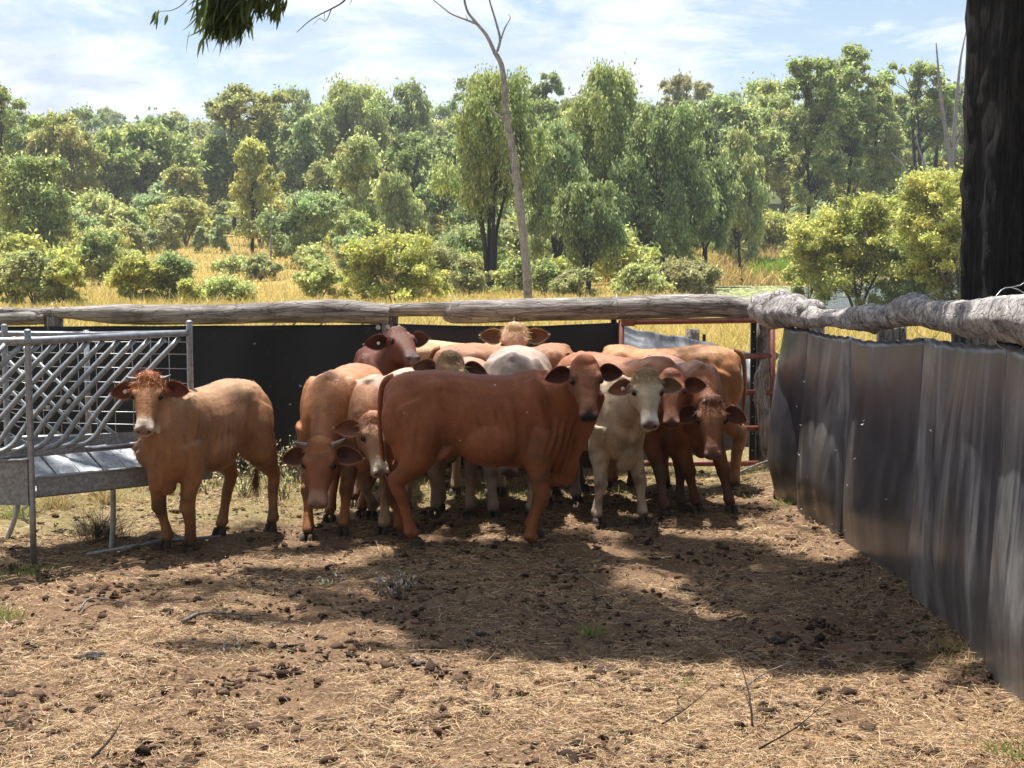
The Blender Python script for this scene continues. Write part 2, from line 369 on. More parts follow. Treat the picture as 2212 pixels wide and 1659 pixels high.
def build_clods():
    r = np.random.default_rng(22); X, Y = yard_pts(48000, 4.9, 12.3, r, 1.2)
    dens = .45+.9*sinnoise(X, Y, .9, 41, 4); k = r.random(len(X)) < np.clip(dens, .05, 1); X = X[k]; Y = Y[k]; n = len(X)
    # deformed octahedron-subdivided lump: 18 verts
    t = (1+5**.5)/2; iv = np.array([(-1, t, 0), (1, t, 0), (-1, -t, 0), (1, -t, 0), (0, -1, t), (0, 1, t), (0, -1, -t), (0, 1, -t), (t, 0, -1), (t, 0, 1), (-t, 0, -1), (-t, 0, 1)])/1.9
    fi = np.array([(0, 11, 5), (0, 5, 1), (0, 1, 7), (0, 7, 10), (0, 10, 11), (1, 5, 9), (5, 11, 4), (11, 10, 2), (10, 7, 6), (7, 1, 8), (3, 9, 4), (3, 4, 2), (3, 2, 6), (3, 6, 8), (3, 8, 9), (4, 9, 5), (2, 4, 11), (6, 2, 10), (8, 6, 7), (9, 8, 1)])
    sz = np.clip(r.lognormal(-5.0, .55, n), .003, .026)
    V = iv[None]*(1+r.normal(0, .42, (n, 12, 1)))*sz[:, None, None]*np.stack([r.uniform(.8, 1.5, n), r.uniform(.8, 1.5, n), r.uniform(.5, .9, n)], -1)[:, None, :]
    V += np.stack([X, Y, gz(X, Y)+sz*.3], -1)[:, None, :]
    col = np.repeat(np.array([[.075, .045, .03]])*r.uniform(.25, 1.6, (n, 1)), 12, 0)
    F = (fi[None]+np.arange(n)[:, None, None]*12).reshape(-1, 3)
    tag(link('soil_clods', np_mesh('soil_clods', V.reshape(-1, 3), F, M['clod'], col)), 'dark crumbs of soil and dry dung scattered over the yard floor', 'soil clods', kind='stuff')
build_clods()
def grass(name, X, Y, Lr, Wr, cols, r, lean=.25, label='', cat='grass', segs=3, kind='stuff', parent=None, ext=None, zoff=0):
    n = len(X); z = gz(X, Y)-.01+zoff
    th = r.uniform(0, 2*np.pi, n); tl = abs(r.normal(lean, lean*.8, n))
    a = unit(np.stack([np.cos(th)*np.sin(tl), np.sin(th)*np.sin(tl), np.cos(tl)], -1))
    ph = r.uniform(0, np.pi, n); s = unit(np.cross(a, np.stack([np.cos(ph), np.sin(ph), np.zeros(n)], -1)))
    L = r.uniform(*Lr, n); W = r.uniform(*Wr, n)
    if ext is not None: L = L*ext; 
    bend = np.stack([np.cos(th)*.35, np.sin(th)*.35, np.full(n, -.2)], -1)*r.uniform(.2, 1.2, (n, 1))
    cc = np.array(cols); col = cc[r.integers(0, len(cc), n)]*r.uniform(.7, 1.25, (n, 1))
    v, f, c = ribbons(np.stack([X, Y, z], -1), a, s, L, W, bend, col, segs)
    o = link(name, np_mesh(name, v, f, M['blade'], c), parent)
    if label: tag(o, label, cat, kind=kind)
    return o
def build_grasses():
    r = np.random.default_rng(30)
    # short green and dry grass at the back of the yard
    n = 90000; Y = 9.6+3.0*r.random(n)**.8; X = r.uniform(-1, 1, n)*(.36*Y+.3); k = (X < 2.1)&(r.random(n) < np.clip(.75*(Y-9.9-.35*X*0+.9*sinnoise(X, Y, 1.1, 50, 3))/1.6-.22*np.maximum(X, 0), 0, 1)); X = X[k]; Y = Y[k]
    ln = 1+.8*np.clip(sinnoise(X, Y, .7, 51, 3), 0, 1)
    grass('yard_grass', X, Y, (.02, .07), (.0025, .006), [(.26, .28, .10), (.18, .21, .07), (.46, .39, .19), (.56, .46, .26), (.38, .33, .15), (.50, .40, .22)], r, .5, 'short mixed green and dry grass at the back of the yard', ext=ln)
    n = 5200; Y = 5.0+5*r.random(n); X = r.uniform(-1, 1, n)*(.36*Y+.3); k = (X < 2.0)&(sinnoise(X, Y, .55, 52, 3) > .50); X = X[k]; Y = Y[k]
    grass('sparse_green_grass', X, Y, (.02, .055), (.002, .004), [(.17, .22, .06), (.24, .26, .09), (.30, .28, .12)], r, .5, 'sparse wisps of low green grass in the bare yard soil')
    # golden field
    out = []
    n = 150000; t = r.random(n); Y = 14*(160/14)**(t**.75); hw = .40*Y+3; X = r.uniform(-1, 1, n)*hw
    k = (gz(X, Y) > POND+.15) & ((Y < 60) | (X/Y < .33)); X = X[k]; Y = Y[k]
    W = .006+.00035*Y
    o = grass('field_grass', X, Y, (.35, .85), (.8, 1.3), [(.50, .37, .12), (.60, .46, .19), (.42, .34, .10), (.30, .30, .09), (.64, .54, .28)], r, .28, '', ext=(.8+.35*sinnoise(X, Y, 14, 55, 3))*(1+np.maximum(Y-80, 0)/160))
    me = o.data; v = np.zeros(len(me.vertices)*3, dtype=np.float32); me.vertices.foreach_get('co', v); v = v.reshape(len(X), 4, 2, 3)
    mid = v.mean(2, keepdims=True); v = mid+(v-mid)*W[:, None, None, None]
    me.vertices.foreach_set('co', v.ravel()); tag(o, 'tall golden dry grass covering the field behind the yard', 'grass', kind='stuff')
build_grasses()
# ------------------------------------------------------------------ fences
BY = 12.5                                     # back fence plane
def bez(pts, n):
    """catmull-rom through pts"""
    pts = [Vector(p) for p in pts]; q = [pts[0]*2-pts[1]]+pts+[pts[-1]*2-pts[-2]]; out = []
    for i in range(1, len(q)-2):
        for k in range(n):
            t = k/n; a, b, c, d = q[i-1], q[i], q[i+1], q[i+2]
            out.append(.5*((2*b)+(c-a)*t+(2*a-5*b+4*c-d)*t*t+(3*b-a-3*c+d)*t**3))
    out.append(pts[-1]); return out
def log(mb, pts, rads, n=18, knob=.06, seed=0, sub=10, ridge=.03):
    """irregular timber log with grooves along it"""
    path = bez(pts, sub); m = len(path); rr = random.Random(seed)
    rs = np.interp(np.linspace(0, len(rads)-1, m), range(len(rads)), rads); ph = [rr.uniform(0, 6.28) for _ in range(12)]
    rings = []; ref = Vector((0, 0, 1))
    for i, p in enumerate(path):
        t = (path[min(i+1, m-1)]-path[max(i-1, 0)]).normalized(); a = (ref-t*ref.dot(t)).normalized(); b = t.cross(a); s = i/m*9
        ring = []
        for k in range(n):
            q = 2*math.pi*k/n
            f = 1+knob*(math.sin(s*2.1+ph[0]+q*2)*.5+math.sin(s*4.7+ph[1]-q)*.35+math.sin(s*9.3+ph[2]+q*3)*.25)+ridge*(math.sin(q*5+ph[3]+s*.6)+.7*math.sin(q*9+ph[4]-s*.5)+rr.uniform(-.5, .5))
            ring.append(p+(a*math.cos(q)+b*math.sin(q))*rs[i]*f)
        rings.append(ring)
    mb.ring_loft(rings)
def post(name, x, y, top, r, label, seed, mat='post', group=None, square=False):
    z0 = gzf(x, y)-.15; mb = MB(); n = 10; rings = []; rr = random.Random(seed)
    for i in range(9):
        z = z0+(top-z0)*i/8
        rings.append([(x+math.cos(2*math.pi*k/n)*r*(1+.10*math.sin(3*k+seed)+rr.uniform(-.03, .03)), y+math.sin(2*math.pi*k/n)*r*(1+.08*math.sin(2*k+seed)), z+(.006*math.sin(k*2) if i == 8 else 0)) for k in range(n)])
    mb.ring_loft(rings); o = mb.build(name, M[mat]); tag(o, label, 'post', group); return o
def washer(mb_parent, c, nrm, r=.020):
    mb = MB(); n = Vector(nrm).normalized(); a = n.orthogonal().normalized(); b = n.cross(a); c = Vector(c); N_ = 14
    ring = lambda rad, h: [c+n*h+(a*math.cos(2*math.pi*k/N_)+b*math.sin(2*math.pi*k/N_))*rad for k in range(N_)]
    mb.ring_loft([ring(r, 0), ring(r, .004), ring(r*.93, .006), ring(r*.35, .004), ring(r*.32, .010), ring(r*.1, .012)])
    return mb.build('washer', M['washer'], mb_parent)
# back rail: three logs end to end, notched under at the ends
def bp(px, py, dy=0.0): return P(px, py, BY+dy)
def build_back_fence():
    mb = MB(); log(mb, [bp(-160, 690), bp(-40, 690), bp(60, 686), bp(98, 686)], [.055, .06, .06, .055], seed=1, knob=.04)
    mb.tube([bp(80, 678), bp(130, 680), bp(152, 684)], [.05, .035, .012], 10)
    tag(mb.build('timber_rail', M['logx']), 'thin weathered log rail end behind the hay feeder', 'fence rail', 'log rails on the back fence')
    mb = MB(); log(mb, [bp(-150, 668), bp(40, 674), bp(150, 676), bp(250, 679), bp(420, 680), bp(560, 676), bp(700, 672), bp(800, 676), bp(842, 680)], [.035, .034, .05, .082, .08, .085, .095, .09, .085], seed=2, knob=.05)
    for x, y in ((640, 704), (600, 702), (700, 703), (300, 700), (790, 702)): mb.tube([bp(x, y-8), bp(x-8, y-1), bp(x-14, y+5)], [.008, .005, .001], 5)
    tag(mb.build('timber_rail', M['logx']), 'long grey log rail with splintered underside above the dark belting left of the centre post', 'fence rail', 'log rails on the back fence')
    mb = MB(); log(mb, [bp(815, 672, .0), bp(880, 669), bp(955, 668), bp(985, 674), bp(1100, 671), bp(1300, 667), bp(1480, 662), bp(1560, 662), bp(1665, 672)], [.05, .055, .06, .095, .095, .09, .098, .095, .08], seed=3, knob=.035)
    tag(mb.build('timber_rail', M['logx']), 'thick grey log rail running over the gate to the fence corner', 'fence rail', 'log rails on the back fence')
    lab = ['timber post stub under the rail above the hay feeder', 'timber post stub under the rail with three pale washers below it']
    for i, px in enumerate((116, 838)):
        p = bp(px, 684, .03); post('fence_post', p.x, p.y, p.z, .078, lab[i], i, group='timber posts of the back fence')
    for px, l in ((1326, 'thin dark steel post beside the red gate hinge end'), (1628, 'thin dark steel post with bolt holes behind the right end of the gate')):
        q = bp(px, 690, .05); mb = MB(); g0 = gzf(q.x, q.y)-.1; mb.box((q.x, q.y, (q.z+g0)/2), (.045, .045, q.z-g0)); o = mb.build('steel_post', M['darksteel'])
        tag(o, l, 'post')
        if px > 1600:
            for k in range(9):
                washer(o, (q.x, q.y-.023, .15+k*.14), (0, -1, 0), .006)
    q = bp(1652, 690, .12); post('fence_post', q.x, q.y, q.z, .085, 'weathered split post between the gate and the corner', 7)
    mb = MB(); log(mb, [bp(1668, 1035, -.1), bp(1655, 930, -.12), bp(1640, 830, -.1), bp(1668, 760, -.05)], [.05, .06, .045, .06], seed=9, knob=.15)
    tag(mb.build('timber_strut', M['post']), 'crooked pale timber strut leaning at the corner behind the gate end', 'strut')
    # belting sheets
    def sheet(name, x0, x1, tops, y_off, label, seed, bot=None):
        nx, nz = 90, 26; xs = np.linspace(x0, x1, nx); v = []
        tp = np.interp(xs, [t[0] for t in tops], [t[1] for t in tops])
        for layer in (0, .012):
            for i in range(nx):
                w = P(xs[i], tp[i], BY+y_off)
                for j in range(nz):
                    t = j/(nz-1); z = w.z*(1-t)+(-.02)*t
                    y = BY+y_off+.03*math.sin(xs[i]*.013+seed)*math.sin(t*3.1)+.02*math.sin(xs[i]*.031+t*2+seed)+.05*t*t*math.sin(xs[i]*.02+1)-.035*math.sin(t*3.1)
                    v.append((w.x, y+layer, z))
        f = []
        K = nx*nz
        for L in (0, 1):
            for i in range(nx-1):
                for j in range(nz-1):
                    a = L*K+i*nz+j; q = (a, a+nz, a+nz+1, a+1); f.append(q if L else q[::-1])
        for i in range(nx-1):
            a = i*nz; f.append((a, a+nz, a+nz+K, a+K)); a = i*nz+nz-1; f.append((a, a+K, a+nz+K, a+nz))
        for j in range(nz-1):
            a = j; f.append((a, a+K, a+1+K, a+1)); a = (nx-1)*nz+j; f.append((a, a+1, a+1+K, a+K))
        o = link(name, np_mesh(name, v, f, M['beltc'], smooth=True)); tag(o, label, 'rubber belting', 'black belting sheets on the back fence'); return o
    o = sheet('rubber_belting', -160, 868, [(-160, 706), (115, 705), (400, 704), (700, 702), (868, 700)], -.04, 'long black belting sheet behind the hay feeder and the two horned calves', 0.3)
    for px, py in ((134, 722), (149, 867), (104, 880), (817, 707), (815, 760)): washer(o, P(px, py, BY-.085), (0, -1, 0))
    o = sheet('rubber_belting', 850, 1345, [(850, 699), (1000, 704), (1180, 704), (1322, 697), (1345, 697)], -.065, 'black belting sheet behind the pale head looking over the herd', 1.7)
    for px, py in ((838, 706), (862, 707), (873, 762)): washer(o, P(px, py, BY-.10), (0, -1, 0))
build_back_fence()
def build_gate():
    r = empty('pipe_gate', P(1345, 1000, BY-.10)); tag(r, 'rust red pipe gate closing the back corner of the yard', 'gate')
    y = -.10
    A = lambda px, py: P(px, py, BY+y)
    mb = MB(); mb.tube([A(1342, 692), A(1342, 1002)], .024, 12); mb.build('upright', M['rust'], r)
    mb = MB(); mb.tube([A(1668, 690), A(1672, 1035)], .024, 12); mb.build('upright', M['rust'], r)
    for a, b in (((1342, 696), (1676, 691)), ((1342, 772), (1668, 769)), ((1342, 850), (1668, 848)), ((1342, 928), (1670, 925)), ((1342, 1002), (1672, 1001))):
        mb = MB(); mb.tube([A(*a), A(*b)], .023, 12); mb.build('rail', M['rust'], r)
    mb = MB(); mb.box(A(1356, 697)+Vector((0, -.03, 0)), (.11, .01, .055)); mb.build('hinge_plate', M['rust'], r)
    # belting beyond the gate, its top edge sinking away and leaning back into the sun
    nx, nz = 60, 26; xs = np.linspace(1335, 1650, nx); v = []; K = nx*nz
    for layer in (0, .014):
        for i in range(nx):
            s = i/(nx-1); Y = 13.15+.5*math.sin(s*2.0); top = P(xs[i], 703+67*s**.85+3*math.sin(s*9), Y+.35*(1-s))
            for j in range(nz):
                t = j/(nz-1); lean = (1-sm(0, .42-.15*s, t))
                z = top.z*(1-t)
                v.append((top.x-.10*t, Y-.1*t+lean*.75*(1-.6*s)+.025*math.sin(s*14+t*5)+layer, z+layer*lean+.006*math.sin(s*31)))
    f = []
    for L in (0, 1):
        for i in range(nx-1):
            for j in range(nz-1):
                a = L*K+i*nz+j; q = (a, a+nz, a+nz+1, a+1); f.append(q if L else q[::-1])
    for i in range(nx-1): a = i*nz; f.append((a, a+nz, a+nz+K, a+K))
    o = link('rubber_belting', np_mesh('race_belting', v, f, M['belt'], smooth=True)); tag(o, 'grey sunlit belting sheet folding away beyond the pipe gate', 'rubber belting')
    p = P(1497, 712, 15.5); post('fence_post', p.x, 15.5, p.z, .07, 'pale timber post standing in yellow grass beyond the gate', 12)
    p = P(1521, 722, 15); mb = MB(); g0 = gzf(p.x, 15); mb.box((p.x, 15, (p.z+g0)/2), (.03, .03, p.z-g0)); tag(mb.build('steel_post', M['darksteel']), 'short dark steel picket in yellow grass beyond the gate', 'post')
    for px, py, d in ((1600, 1060, .9), (1640, 1045, .7)): pass
build_gate()
# right fence
RXs = [(12.2, 2.02), (10.8, 1.95), (9.3, 2.03), (7.9, 2.06), (6.9, 2.05), (6.0, 2.0), (5.2, 1.97), (4.2, 1.95), (2.5, 1.95)]
def rx(Y): return float(np.interp(Y, [a for a, _ in RXs][::-1], [b for _, b in RXs][::-1]))
SEAM = [11.25, 10.35, 9.3, 7.75, 6.32, 4.95, 3.5]
TOPZ = [(12.2, 1.29), (11.0, 1.265), (9.8, 1.27), (9.0, 1.275), (7.7, 1.36), (6.9, 1.385), (6.3, 1.41), (5, 1.42), (3, 1.42)]
def topz(Y): return float(np.interp(Y, [a for a, _ in TOPZ][::-1], [b for _, b in TOPZ][::-1]))
def build_right_fence():
    labs = ['narrow belting panel curling round the far corner of the yard', 'second belting panel from the far corner, dark with fine pale streaks',
            'dark belting panel under the hollow joint of the gnarled rail', 'wide belting panel with marbled pale stains below the charred trunk', 'belting panel nearest the camera with long pale smears', 'black belting panel running past the camera']
    for k in range(len(SEAM)-1):
        Ya, Yb = SEAM[k], SEAM[k+1]; ny, nz = 44, 34; v = []; K = ny*nz; rr = random.Random(k); amp = (.10, .08, .055, .075, .07, .06)[k]; ph = rr.uniform(0, 6)
        for layer in (0, .012):
            for i in range(ny):
                s = i/(ny-1); Y = Ya+(Yb-Ya)*s
                zt = topz(Y)-.012*math.sin(s*math.pi)+.004*math.sin(s*40+k); bulge = (math.sin(math.pi*s)**.55)
                skew = math.sin(math.pi*s**.6)**.8
                for j in range(nz):
                    t = j/(nz-1); z = zt*(1-t)+(gzf(rx(Y), Y)-.03)*t
                    b = amp*(.12+.88*math.sin(min(1, t*1.15)*math.pi*.62))*(.5*bulge+.5*skew)
                    x = rx(Y)+.035-.03*sm(.3, 1, t)-b*(1-.55*sm(.75, 1, t))-.008*math.sin(s*9+ph+t*1.5)*bulge-.003*math.sin(s*23+ph)*t-.02*t*math.sin(s*7+ph)
                    if k == 0: x -= .03*math.sin(t*math.pi)*(1-s)
                    v.append((x+layer, Y, z))
        f = []
        for L in (0, 1):
            for i in range(ny-1):
                for j in range(nz-1):
                    a = L*K+i*nz+j; q = (a, a+nz, a+nz+1, a+1); f.append(q if not L else q[::-1])
        for i in range(ny-1):
            a = i*nz; f.append((a, a+K, a+nz+K, a+nz)); a = i*nz+nz-1; f.append((a, a+nz, a+nz+K, a+K))
        for j in range(nz-1):
            a = j; f.append((a, a+1, a+1+K, a+K)); a = (ny-1)*nz+j; f.append((a, a+K, a+1+K, a+1))
        o = link('rubber_belting', np_mesh('fence_belting', v, f, M['belt'], smooth=True)); tag(o, labs[k], 'rubber belting', 'belting panels along the right fence')
        if k < 5:
            for dz in ((.05,) if k != 3 else (.05, .42)):
                washer(o, (rx(Yb)+.06, Yb+.03, topz(Yb)-dz), (-1, -.6, 0), .017)
    # corner flap of belting hanging behind the first panel
    mb = MB(); rings = []
    # posts
    for i, (Y, l) in enumerate(((11.1, 'timber post at the far fence corner behind the belting'), (9.0, 'timber post stub under the hollow end of the corner rail'), (7.45, 'broad timber post stub under the gnarled rail beside the wide belting panel'), (6.05, 'timber post stub below the thick rail close to the charred trunk'), (4.6, 'timber post past the near end of the belting'))):
        top = topz(Y)+.10; post('fence_post', rx(Y)+.20, Y, top, (.10, .085, .11, .09, .09)[i], l, 20+i, group='timber posts of the right fence')
    # gnarled rails
    def rp(px, py, Y): return P(px, py, Y)
    mb = MB(); log(mb, [rp(1648, 668, 11.6), rp(1690, 672, 11.2), rp(1722, 674, 10.5), rp(1762, 686, 9.9), rp(1805, 688, 9.4), rp(1850, 692, 8.95), rp(1885, 699, 8.6)], [.125, .125, .105, .06, .055, .06, .055], n=24, knob=.11, seed=31, sub=14, ridge=.045)
    for q in ((1690, 645, 11.2), (1716, 655, 10.9), (1752, 668, 10.1)):
        p = rp(*q); mb.ell(p, ((.10, 0, 0), (0, .12, 0), (0, 0, .07)))
    tag(mb.build('timber_rail', M['logy']), 'swollen knotty log rail starting at the fence corner', 'fence rail', 'gnarled rails on the right fence')
    mb = MB(); log(mb, [rp(1842, 676, 8.9), rp(1880, 683, 8.45), rp(1925, 683, 8.05), rp(1965, 668, 7.75), rp(2010, 678, 7.4), rp(2070, 686, 7.0), rp(2130, 687, 6.55), rp(2190, 688, 6.15), rp(2290, 700, 5.5), rp(2500, 720, 4.6)], [.04, .068, .06, .085, .072, .075, .088, .095, .10, .10], n=28, knob=.09, seed=33, sub=16, ridge=.04)
    for q, a in (((1975, 657, 7.7), .05), ((2170, 665, 6.3), .065), ((1900, 677, 8.3), .04), ((2195, 664, 6.1), .055)):
        p = rp(*q); mb.ell(p, ((a, 0, 0), (0, a*1.5, 0), (0, 0, a*.8)))
    o = mb.build('timber_rail', M['logy']); tag(o, 'thick cracked pale log rail passing in front of the charred trunk', 'fence rail', 'gnarled rails on the right fence')
    # tie wires
    def tie(c, r_, ax, name_label):
        mb = MB(); c = Vector(c); a = Vector((ax[0], ax[1], 0)).normalized(); pts = []
        b = Vector((0, 0, 1)); side = a
        for i in range(25):
            q = 2*math.pi*i/24; pts.append(c+(side*math.cos(q)*1.0+b*math.sin(q)*1.25)*r_+Vector((0, -.02*math.sin(q*3), -.01*math.cos(q))))
        mb.tube(pts, .0017, 6); mb.tube([pts[6], pts[6]+Vector((.03, -.03, .01)), pts[6]+Vector((.06, -.02, .03))], .0015, 5); mb.tube([pts[18], pts[18]+Vector((.02, -.02, -.04))], .0015, 5)
        tag(mb.build('tie_wire', M['wire']), name_label, 'wire', 'wire ties on the rails')
    tie(P(1330, 666, BY), .105, (0, 1), 'loose twist of wire tied round the rail above the gate')
    tie(P(2005, 684, 7.42), .085, (1, .2), 'wire loop strapping the gnarled rail to the broad post')
    tie(P(2185, 690, 6.1), .102, (1, .2), 'wire loop hanging off the thick rail at the edge of the charred trunk')
    tie(P(118, 676, BY), .075, (0, 1), 'wire round the thin rail end above the hay feeder')
build_right_fence()
# ------------------------------------------------------------------ hay feeder
def build_feeder():
    A = Vector((-2.73, 8.6, 0)); B = Vector((-1.955, 9.25, 0)); r = empty('hay_feeder', (-2.9, 9.2, 0))
    tag(r, 'galvanised hay feeder with slanting bars over a metal trough', 'hay feeder')
    d = (B-A).normalized(); nrm = Vector((-d.y, d.x, 0))     # nrm points to the back left
    Z = Vector((0, 0, 1)); g = M['galv']
    A2 = A-d*.95+Vector((-.10, .42, 0))
    def zt(p, z): return Vector((p.x, p.y, z))
    # corner posts with a flattened collar at the rail
    def upright(p, top, bot, foot=None, rad=.019):
        mb = MB(); pts = [zt(p, top), zt(p, top-.04), zt(p, .62), zt(p, .30), zt(foot or p, bot)]
        mb.tube(pts, [rad, rad, rad, rad*.95, rad], 12); mb.ell(zt(p, top), ((rad*1.1, 0, 0), (0, rad*1.1, 0), (0, 0, .012))); mb.build('corner_post', g, r)
    upright(A, 1.345, -.02); upright(B, 1.365, -.02)
    Cc = Vector((-3.06, 9.20, 0)); upright(Cc, 1.345, .42)
    Dd = Vector((-2.52, 9.9, 0)); 
    # rails
    mb = MB(); L0 = Vector((-3.75, 8.62, 0)); mb.tube([zt(L0, 1.288), zt(A-d*.10+Vector((-.05, .03, 0)), 1.288), zt(A, 1.288), zt(A+d*.06, 1.288), zt(B, 1.30)], [.019, .023, .026, .023, .019], 12); mb.build('top_rail', g, r)
    mb = MB(); mb.tube([zt(Cc+Vector((-.5, -.1, 0)), 1.30), zt(Cc, 1.297), zt(Cc+(B-Cc)*.5, 1.292), zt(B, 1.30)], .017, 12); mb.build('top_rail', g, r)
    zl = .63
    inn = nrm*.10
    mb = MB(); mb.tube([zt(A-d*1.0+inn, zl-.02), zt(A+inn, zl), zt(B-d*.1+inn, zl)], .016, 12); mb.build('lower_rail', g, r)
    mb = MB(); mb.tube([zt(Cc+Vector((-.4, .1, 0)), zl+.02), zt(Cc+nrm*.1, zl+.02), zt(B+Vector((.0, .35, 0)), zl+.02)], .015, 12); mb.build('lower_rail', g, r)
    # slanting bars front panel: top t -> bottom shifted to the left and curling into the lower rail
    n = 10; L = (B-A).length
    for k in range(-5, n):
        t = (k+.72)/(n+.35)*L
        top = A+d*t+nrm*.012; b0 = A+d*(t-.62)+inn
        pts = [zt(top, 1.27), zt(top+(b0-top)*.33, 1.27-.20), zt(top+(b0-top)*.68, 1.27-.43), zt(top+(b0-top)*.86, zl+.065), zt(b0+(d*-.02), zl+.022), zt(b0-d*.13, zl+.004)]
        if (A+d*(t-.62)).x < -3.9: continue
        mb = MB(); mb.tube(bez(pts, 4), .0160, 10); mb.build('slanting_bar', g, r)
    # far panel bars leaning the other way
    e = (B-Cc).normalized()
    for k in range(-2, 4):
        s = k*.17; top = Cc+e*s+Vector((0, .15, 0)); bot = top+e*.62+Vector((0, .05, 0))
        if bot.x > -2.4: continue
        mb = MB(); mb.tube([zt(top, 1.27), zt(top+(bot-top)*.8, .74), zt(bot, .64)], .011, 10); mb.build('slanting_bar', g, r)
    # mesh panels
    mb = MB(); U = Vector((-3.3, 9.62, 0)); V_ = Vector((-1.99, 9.35, 0))
    for i, z in enumerate((.72, .80, .89, .98, 1.07, 1.16, 1.235)):
        mb.tube([zt(U, z), zt(U+(V_-U)*.5, z+.004*math.sin(i*5)), zt(V_, z+.003)], .0020, 6)
    for i in range(12):
        p = U+(V_-U)*(i/11); mb.tube([zt(p, .64), zt(p, 1.29)], .0018, 6)
    U2 = Cc; V2 = A+Vector((-.02, .05, 0))
    for i in range(9):
        z = .70+i*.068; mb.tube([zt(U2+Vector((-.5, 0, 0)), z), zt(U2, z), zt(V2, z)], .0018, 6)
    mb.build('wire_mesh', M['wire'], r)
    mb = MB(); mb.tube([zt(Vector((-2.72, 9.75, 0)), 1.29), zt(Vector((-2.72, 9.75, 0)), .62)], .018, 10); mb.build('corner_post', g, r)
    # trough: front lip, pan and sloping floor
    T0 = A+Vector((.02, .03, 0)); T1 = A+d*1.12+Vector((.02, .03, 0)); w = nrm*.62
    lip = lambda t: .505
    mb = MB()
    prof = [(0, .505), (0, .40), (.02, .39), (.60, .37), (.62, .39), (.62, .62)]
    q = [(T0+nrm*a, z) for a, z in prof]; q1 = [(T1+nrm*a, z) for a, z in prof]
    vs = [zt(p, z) for p, z in q]+[zt(p, z) for p, z in q1]; m_ = len(prof)
    mb.add(vs, [(i, i+1, i+1+m_, i+m_) for i in range(m_-1)], False)
    mb.add([v+Vector((0, 0, -.004))+nrm*.004 for v in vs], [(i+m_, i+1+m_, i+1, i) for i in range(m_-1)], False)
    mb.tube([zt(T0, .507), zt(T1, .507)], .009, 8)
    mb.add([zt(T1, .39), zt(T1+nrm*.62, .37), zt(T1+nrm*.62, .62), zt(T1, .505)], [(0, 1, 2, 3)], False)
    mb.build('trough', M['galvsheet'], r)
    mb = MB()                                   # ridged sloping sheets from the rack down to the lip
    npan = 7
    for i in range(npan):
        a0, a1 = i/npan*1.02+.004, (i+1)/npan*1.02-.004
        p0, p1 = T0+d*a0, T0+d*a1
        up = .018 if i % 2 else .0
        mb.add([zt(p0+nrm*.03, .49), zt(p1+nrm*.03, .49), zt(p1+nrm*.33, .60+up), zt(p0+nrm*.33, .60+up), zt(p0+nrm*.03, .47), zt(p1+nrm*.03, .47), zt(p1+nrm*.33, .575), zt(p0+nrm*.33, .575)],
               [(0, 1, 2, 3), (7, 6, 5, 4), (0, 4, 5, 1), (1, 5, 6, 2), (2, 6, 7, 3), (3, 7, 4, 0)], False)
    mb.build('sloping_floor', M['galvsheet'], r)
    mb = MB(); mb.add([zt(T0+nrm*.34, .585), zt(T1+nrm*.34, .585), zt(T1+nrm*.35, .68), zt(T0+nrm*.35, .68)], [(0, 1, 2, 3)], False); mb.add([zt(T0+nrm*.345, .585), zt(T1+nrm*.345, .585), zt(T1+nrm*.355, .68), zt(T0+nrm*.355, .68)], [(3, 2, 1, 0)], False)
    mb.build('back_plate', M['galvsheet'], r)
    mb = MB(); a_ = A+Vector((-.016, -.02, 0)); b_ = Vector((-3.8, 8.62, 0))
    mb.add([zt(a_, .61), zt(b_, .60), zt(b_, .36), zt(a_, .355), zt(a_+Vector((0, .012, 0)), .61), zt(b_+Vector((0, .012, 0)), .60), zt(b_+Vector((0, .012, 0)), .36), zt(a_+Vector((0, .012, 0)), .355)], [(0, 1, 2, 3), (7, 6, 5, 4), (0, 4, 5, 1), (3, 2, 6, 7), (0, 3, 7, 4), (1, 5, 6, 2)], False)
    mb.tube([zt(a_, .612), zt(a_+Vector((-.5, 0, 0)), .606), zt(b_, .602)], .010, 8)
    mb.build('end_plate', M['galvsheet'], r)
    # legs
    for p, q_, top in (((240, 1190), (243, 1020), .42), ((12, 1165), (40, 1020), .42)):
        f = G(*p); Y = f.y; k = P(q_[0], q_[1], Y); mb = MB(); pts = [Vector((k.x, Y, .42)), Vector((k.x, Y, .30)), Vector((k.x+(f.x-k.x)*.3, Y, .14)), Vector((f.x, Y, -.02))]
        mb.tube(bez(pts, 4), .0165, 10); mb.build('leg', g, r)
    mb = MB(); p = zt(A, .3); mb.tube([p+Vector((-.01, -.02, .06)), p+Vector((-.05, -.02, .03)), p+Vector((-.045, -.02, -.03)), p+Vector((-.015, -.02, -.05))], .005, 6); mb.build('hook', g, r)
    # loose pipe lying on the ground in front
    a, b = G(190, 1205), G(345, 1178); mb = MB(); mb.tube([a+Vector((0, 0, .02)), b+Vector((0, 0, .025)), b+Vector((.35, .12, .03))], .012, 10); tag(mb.build('metal_pipe', g), 'thin grey pipe lying on the ground by the calf\'s front hooves', 'pipe')
build_feeder()
